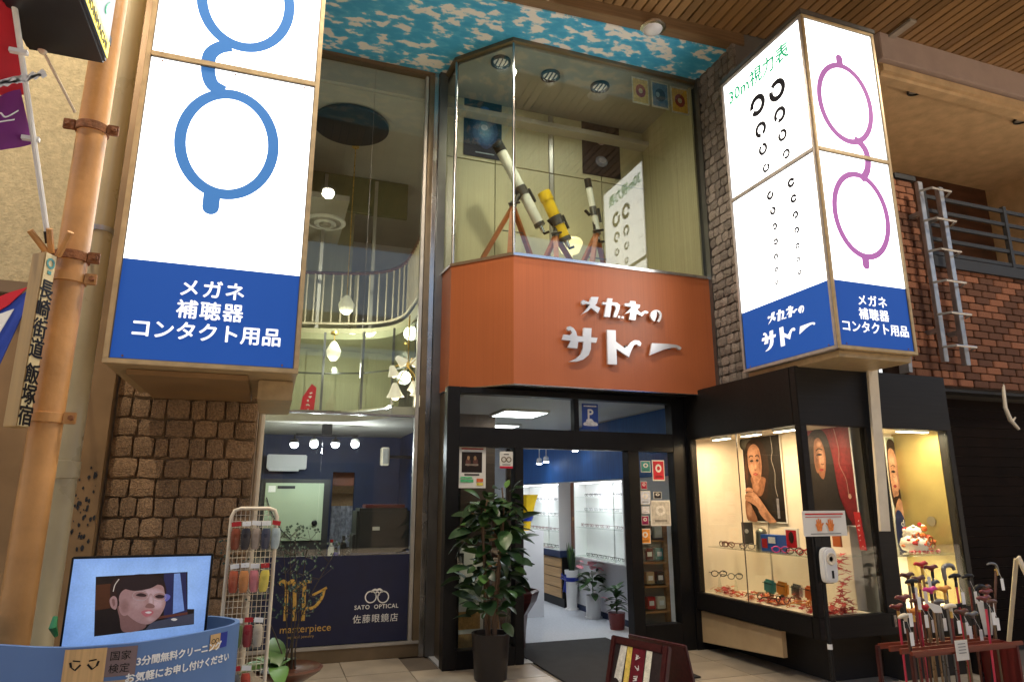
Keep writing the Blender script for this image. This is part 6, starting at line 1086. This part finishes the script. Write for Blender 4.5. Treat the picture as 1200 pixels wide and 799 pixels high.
# ------------------------------------------------------------------ A-board
za = .6; a, c = at(716, 743, Z=za), at(783, 757, Z=za); U_ = (c - a).normalized(); Nn = U_.cross(Vector((0, 0, 1))); lean = Vector((-Nn.x, -Nn.y, 0))*.16 ; w = (c - a).length
ab = T('sandwich_board', 'dark red wooden sandwich board with striped poster on the paving', 'sign board', (a.x, a.y, 0))
topz, Vv = za, Vector((-lean.x, -lean.y, -za)); fA = Fr(a + Vv, U_, (lean.x, lean.y, za)); hA = Vv.length
for pts in (rc(0, .04, .05, hA), rc(w - .05, .04, w, hA), rc(.051, hA - .055, w - .051, hA), rc(.051, .04, w - .051, .09)): solid('frame_bar', fA, pts, 'redwood', ab, -.05, .0, .008)
fB = Fr(a + Vector((-lean.x, -lean.y, 0))*-2.2 + Vector((0, 0, -za)), U_, (-lean.x*1.1, -lean.y*1.1, za)); solid('rear_panel', fB, rc(0, .0, w, hA - .02), 'redwood', ab, -.03, .0, .006)
for u_ in (0.0, w - .06): MB().bar(fA.pt(u_ + .03, hA*.3, -.05), fB.pt(u_ + .03, hA*.3, -.02), .02).build('hinge_stay', 'redwood', ab)
st0 = solid('poster', fA, rc(.05, .09, w - .05, hA - .055), 'paper', ab, -.02, -.012); x0, x1_, y0, y1_ = .05, w - .05, .09, hA - .055; ww = x1_ - x0
art('printed_sheet', fA, [((.03, .02, .02), rc(x0, y0, x1_, y1_)), ((.7, .68, .6), [(x0, y0), (x0 + .2*ww, y0), (x0 + .26*ww, y1_), (x0 + .12*ww, y1_)]), ((.75, .55, .12), rc(x0 + .27*ww, y0, x0 + .38*ww, y1_)), ((.14, .01, .02), rc(x0 + .39*ww, y0, x0 + .66*ww, y1_)), ((.75, .72, .6), rc(x0 + .68*ww, y0, x0 + .8*ww, y1_)), ((.03, .02, .02), ell(x0 + .1*ww, y0 + .15, .06, .1)), ((.5, .33, .22), ell(x0 + .9*ww, y0 + .2, .03, .04))], ab, off=-.011)
for k in range(7):
    for q in range(3): cx_, cy_ = x0 + .525*ww, y1_ - .06 - .07*k; solid('print_mark', fA, stroke([(cx_ + random.uniform(-.022, .022), cy_ + random.uniform(-.022, .022)), (cx_ + random.uniform(-.022, .022), cy_ + random.uniform(-.022, .022)), (cx_ + random.uniform(-.022, .022), cy_ + random.uniform(-.022, .022))], .006), 'whiteink', st0, -.007, -.006)

# ------------------------------------------------------------------ hand sanitiser
YS_ = 4.62; hsn = T('sanitiser_stand', 'white hand sanitiser dispenser on a black stand before the case corner', 'dispenser', (at(966, 650, Y=YS_).x, YS_, 0)); xs_ = hsn.location.x
MB().tube([(xs_, YS_ + .04, 0), (xs_, YS_ + .04, 1.2)], .018, 10).build('post', 'black', hsn); MB().lathe((xs_, YS_ + .04, 0), [(.16, 0), (.16, .012), (.02, .02)], 24).build('base', 'black', hsn); zlo, zhi = at(966, 684, Y=YS_).z, at(966, 622, Y=YS_).z
MB().box((xs_ - .085, YS_ + .005, zlo), (xs_ + .085, YS_ + .02, zhi)).build('back_plate', 'black', hsn, .006); fS = Fr((xs_, YS_, zlo)); hz = zhi - zlo
MB().prism([fS.pt(p.x, p.y, .0) for p in cr([(-.06, .03), (0, .015), (.06, .03), (.068, .15), (.062, .25), (.03, .285), (-.03, .285), (-.062, .25), (-.068, .15)], 4)], fS.N*.07).build('dispenser', 'plastic', hsn, .012); MB().lathe(fS.pt(0, .2, .071), [(.05, 0), (.046, .006), (.02, -.0), (.001, -.0)], 20, fS.N).build('bowl', 'ivory', hsn, 0, True); solid('window', fS, rc(-.008, .05, .012, .11), 'black', hsn, .0705, .074); MB().lathe((xs_ , YS_ + .04, .42), [(.02, 0), (.02, .04)], 10).build('collar', 'white', hsn)
sg = card('sanitiser_notice', 'white notice with two orange hands above the sanitiser', 'notice', 942.5, 598, 990, 628.5, YS_ + .0); t, f, w, h = sg
art('printed_sheet', f, [((.6, .04, .04), rc(.06*w, .84*h, .94*w, .9*h)), ((.5, .1, .1), rc(.06*w, .74*h, .9*w, .77*h)), ((.1, .1, .1), rc(.15*w, .08*h, .85*w, .11*h))] + [((.75, .22, .05), [(cx + s*q[0]*w, h*(.42 + q[1])) for q in ((-.05, -.22), (.05, -.22), (.07, -.02), (.11, .08), (.09, .12), (.055, .05), (.055, .24), (.03, .25), (.02, .08), (.01, .28), (-.015, .28), (-.02, .08), (-.035, .24), (-.06, .22), (-.06, .05), (-.09, .06), (-.07, -.05))]) for cx, s in ((.36*w, 1), (.62*w, -1))], t)
MB().box((f.O.x + w*.4, YS_ + .004, 1.15), (f.O.x + w*.6, YS_ + .012, f.O.z + .02)).build('clip', 'black', t)

# ------------------------------------------------------------------ walking sticks in a stand
YQ = 4.25; sx0, sx1 = at(1062, 745, Y=YQ).x - .1, at(1176, 750, Y=YQ).x; zq = .47
cs = T('cane_stand', 'dark red wooden stand holding walking sticks before the display case', 'stand', ((sx0 + sx1)/2, YQ, 0))
[MB().box((sx0, y, 0), (sx0 + .03, y + .03, zq)).build('leg', 'redwood', cs, .004) for y in (YQ - .12, YQ + .19)]; MB().box((sx0, YQ - .089, .08), (sx0 + .03, YQ + .189, .12)).build('side_rail', 'redwood', cs, .004); MB().box((sx1 - .03, YQ - .12, 0), (sx1, YQ + .22, zq)).build('side_panel', M('redpanel', (.13, .014, .012), .4), cs, .004); MB().box((sx0 + .03, YQ - .1, .02), (sx1 - .03, YQ + .2, .05)).build('bottom_tray', 'redwood', cs)
for y in (YQ - .12, YQ + .0, YQ + .1, YQ + .2): MB().box((sx0 + .031, y, zq - .03), (sx1 - .031, y + .02, zq + .01)).build('top_rail', M('railwood', (.2, .04, .02), .35), cs, .003)
MB().box((sx0 - .02, YQ - .141, zq - .01), (sx1 + .03, YQ - .121, zq + .02)).build('front_rail', 'railwood', cs, .004)
CN = [(200, 105, 'red', 'bright red', 'derby', 3), (260, 125, 'maroon', 'brick red', 'derby', 3), (330, 122, 'canegrey', 'charcoal', 'crook', 2), (398, 178, 'black', 'small black', 'tee', 2), (185, 190, 'brownwood', 'brown', 'derby', 2), (145, 210, 'black', 'black', 'tee', 1), (270, 215, 'darksteel', 'dark grey', 'derby', 3), (255, 255, 'magenta', 'magenta', 'derby', 1), (335, 250, 'amber', 'amber', 'derby', 1), (95, 302, 'maroon', 'maroon', 'derby', 0), (180, 322, 'brownwood', 'dark brown', 'derby', 1), (105, 415, 'ivory', 'cream', 'tee', 0), (370, 357, 'ivory', 'pale wooden', 'tee', 0), (440, 385, 'brownwood', 'chestnut', 'derby', 1), (430, 352, 'black', 'short black', 'tee', 2), (575, 242, 'brownwood', 'walnut', 'derby', 3), (585, 268, 'maroon', 'dark mahogany', 'derby', 2), (572, 305, 'maroon', 'glossy mahogany', 'derby', 0), (635, 112, 'canegrey', 'thin steel', 'hook', 2), (475, 180, 'black', 'slim black', 'tee', 3), (120, 170, 'brownwood', 'russet', 'derby', 3), (225, 355, 'red', 'dull red', 'derby', 2), (300, 330, 'canegrey', 'slate', 'tee', 2), (520, 245, 'black', 'jet black', 'crook', 3), (60, 355, 'maroon', 'dark cherry', 'derby', 3), (500, 400, 'canegrey', 'pewter', 'derby', 2), (150, 380, 'amber', 'honey', 'derby', 2), (610, 330, 'brownwood', 'cocoa', 'tee', 1)]
shm = ['canebronze', 'canegrey', 'blackmatt', 'canepink', 'brownwood', 'maroon', 'bronze']
for k, (x, y, hm, lb, kind, lay) in enumerate(CN):
    Yk = YQ - .07 + lay*.09; p = at(1040 + x/5.025, 640 + y/5.025, Y=Yk); t = T('walking_stick', 'walking stick with %s %s handle in the red stand' % (lb, {'derby': 'derby', 'tee': 'T-shaped', 'crook': 'crook', 'hook': 'hooked'}[kind]), 'walking stick', (p.x, Yk, .05), 'walking sticks in the stand')
    fx = min(max(p.x + random.uniform(-.02, .02), sx0 + .06), sx1 - .06); foot = Vector((fx, Yk + random.uniform(-.01, .01), .05)); neck = p - Vector((0, 0, .03)); MB().tube([foot, neck], [.008, .0095], 8).build('shaft', shm[k % 7], t, 0, True); MB().tube([neck - Vector((0, 0, .05)), neck], .012, 8).build('collar', 'blackmatt' if k % 2 else 'gold', t)
    if kind == 'crook': pts = [p + Vector((-.0, 0, -.1)), p + Vector((-.005, 0, -.03)), p + Vector((.005, 0, .0)), p + Vector((.05, 0, .015)), p + Vector((.1, 0, .005)), p + Vector((.115, 0, -.025))]; rs = [.016, .018, .019, .019, .018, .013]
    elif kind == 'hook': pts = [p + Vector((.02, 0, -.08)), p + Vector((.01, 0, .0)), p + Vector((-.05, 0, .02)), p + Vector((-.1, 0, .01))]; rs = [.01, .011, .01, .007]
    elif kind == 'tee': pts = [p + Vector((-.07, 0, -.004)), p + Vector((-.045, 0, .006)), p + Vector((0, 0, .012)), p + Vector((.045, 0, .008)), p + Vector((.06, 0, .0))]; rs = [.009, .015, .018, .016, .009]
    else: pts = [p + Vector((-.085, 0, .0)), p + Vector((-.06, 0, .008)), p + Vector((-.01, 0, -.002)), p + Vector((.035, 0, .012)), p + Vector((.065, 0, .002))]; rs = [.008, .015, .02, .017, .009]
    if kind in ('derby', 'tee'): MB().tube([neck - Vector((0, 0, .0)), p], [.012, .016], 8).build('handle_neck', hm, t, 0, True)
    q = cr([tuple(v) for v in pts], 4, False); rr = [rs[min(int(i/4), len(rs)-1)]*(1 - (i % 4)/4) + rs[min(int(i/4)+1, len(rs)-1)]*((i % 4)/4) for i in range(len(q))]; MB().tube(q, rr, 10).build('handle', hm, t, 0, True)
    if k % 5 not in (1, 2) or k > 8:
        m_ = p + Vector((random.uniform(.0, .03), -.03, -.13 - .03*random.random())); MB().prism([m_ + Vector((-.018, 0, -.055)), m_ + Vector((.018, 0, -.055)), m_ + Vector((.02, .002, .04)), m_ + Vector((-.016, .002, .04))], (0, -.0015, 0)).build('price_tag', 'whiteink', t); MB().tube([m_ + Vector((0, 0, .04)), p - Vector((0, .012, .03))], .0012, 3).build('string', 'whiteink', t)
for (x0_, y0_, x1_, y1_, lb, Yk) in ((525, 318, 640, 520, 'tall tapering cream price card among the walking sticks', YQ + .12), (225, 320, 325, 390, 'tilted cream card hung among the walking sticks', YQ - .13)):
    a_, b2, c_, d_ = [at(1040 + u_/5.025, 640 + v_/5.025, Y=Yk) for u_, v_ in ((x0_, y0_), (x1_ - 10, y0_ + 30), (x1_, y1_), (x0_ + 50, y1_))]; o = tag(MB().prism([a_, b2, c_, d_], (0, .003, 0)).build('price_card', 'paper'), lb, 'card')
t, f, w, h = card('price_card', 'white card with small print hanging on the front of the cane stand', 'card', 1122, 749, 1133, 774, YQ - .145)
art('printed_sheet', f, [((.2, .2, .2), rc(.2*w, (.8 - .15*i)*h, .8*w, (.84 - .15*i)*h)) for i in range(4)], t)
p0_, p1_ = at(1193, 652, Y=4.4), at(1211, 690, Y=4.4); d_ = p1_ - p0_; p1_ = p0_ + d_*(p0_.z/(-d_.z)); el = T('easel_stand', 'pale easel bar at the right edge before the black doorway', 'easel', (p1_.x, p1_.y, 0)); MB().bar(p0_, p1_, .045, .022, (0, 1, 0)).build('front_leg', 'ivory', el, .003); MB().bar(p0_ + Vector((.01, .025, -.02)), Vector((p0_.x + .3, p0_.y + .5, 0)), .035, .02).build('back_leg', 'ivory', el, .003); MB().bar(p0_ + d_.normalized()*.45, p0_ + d_.normalized()*.45 + Vector((.5, 0, 0)), .03).build('cross_bar', 'ivory', el)
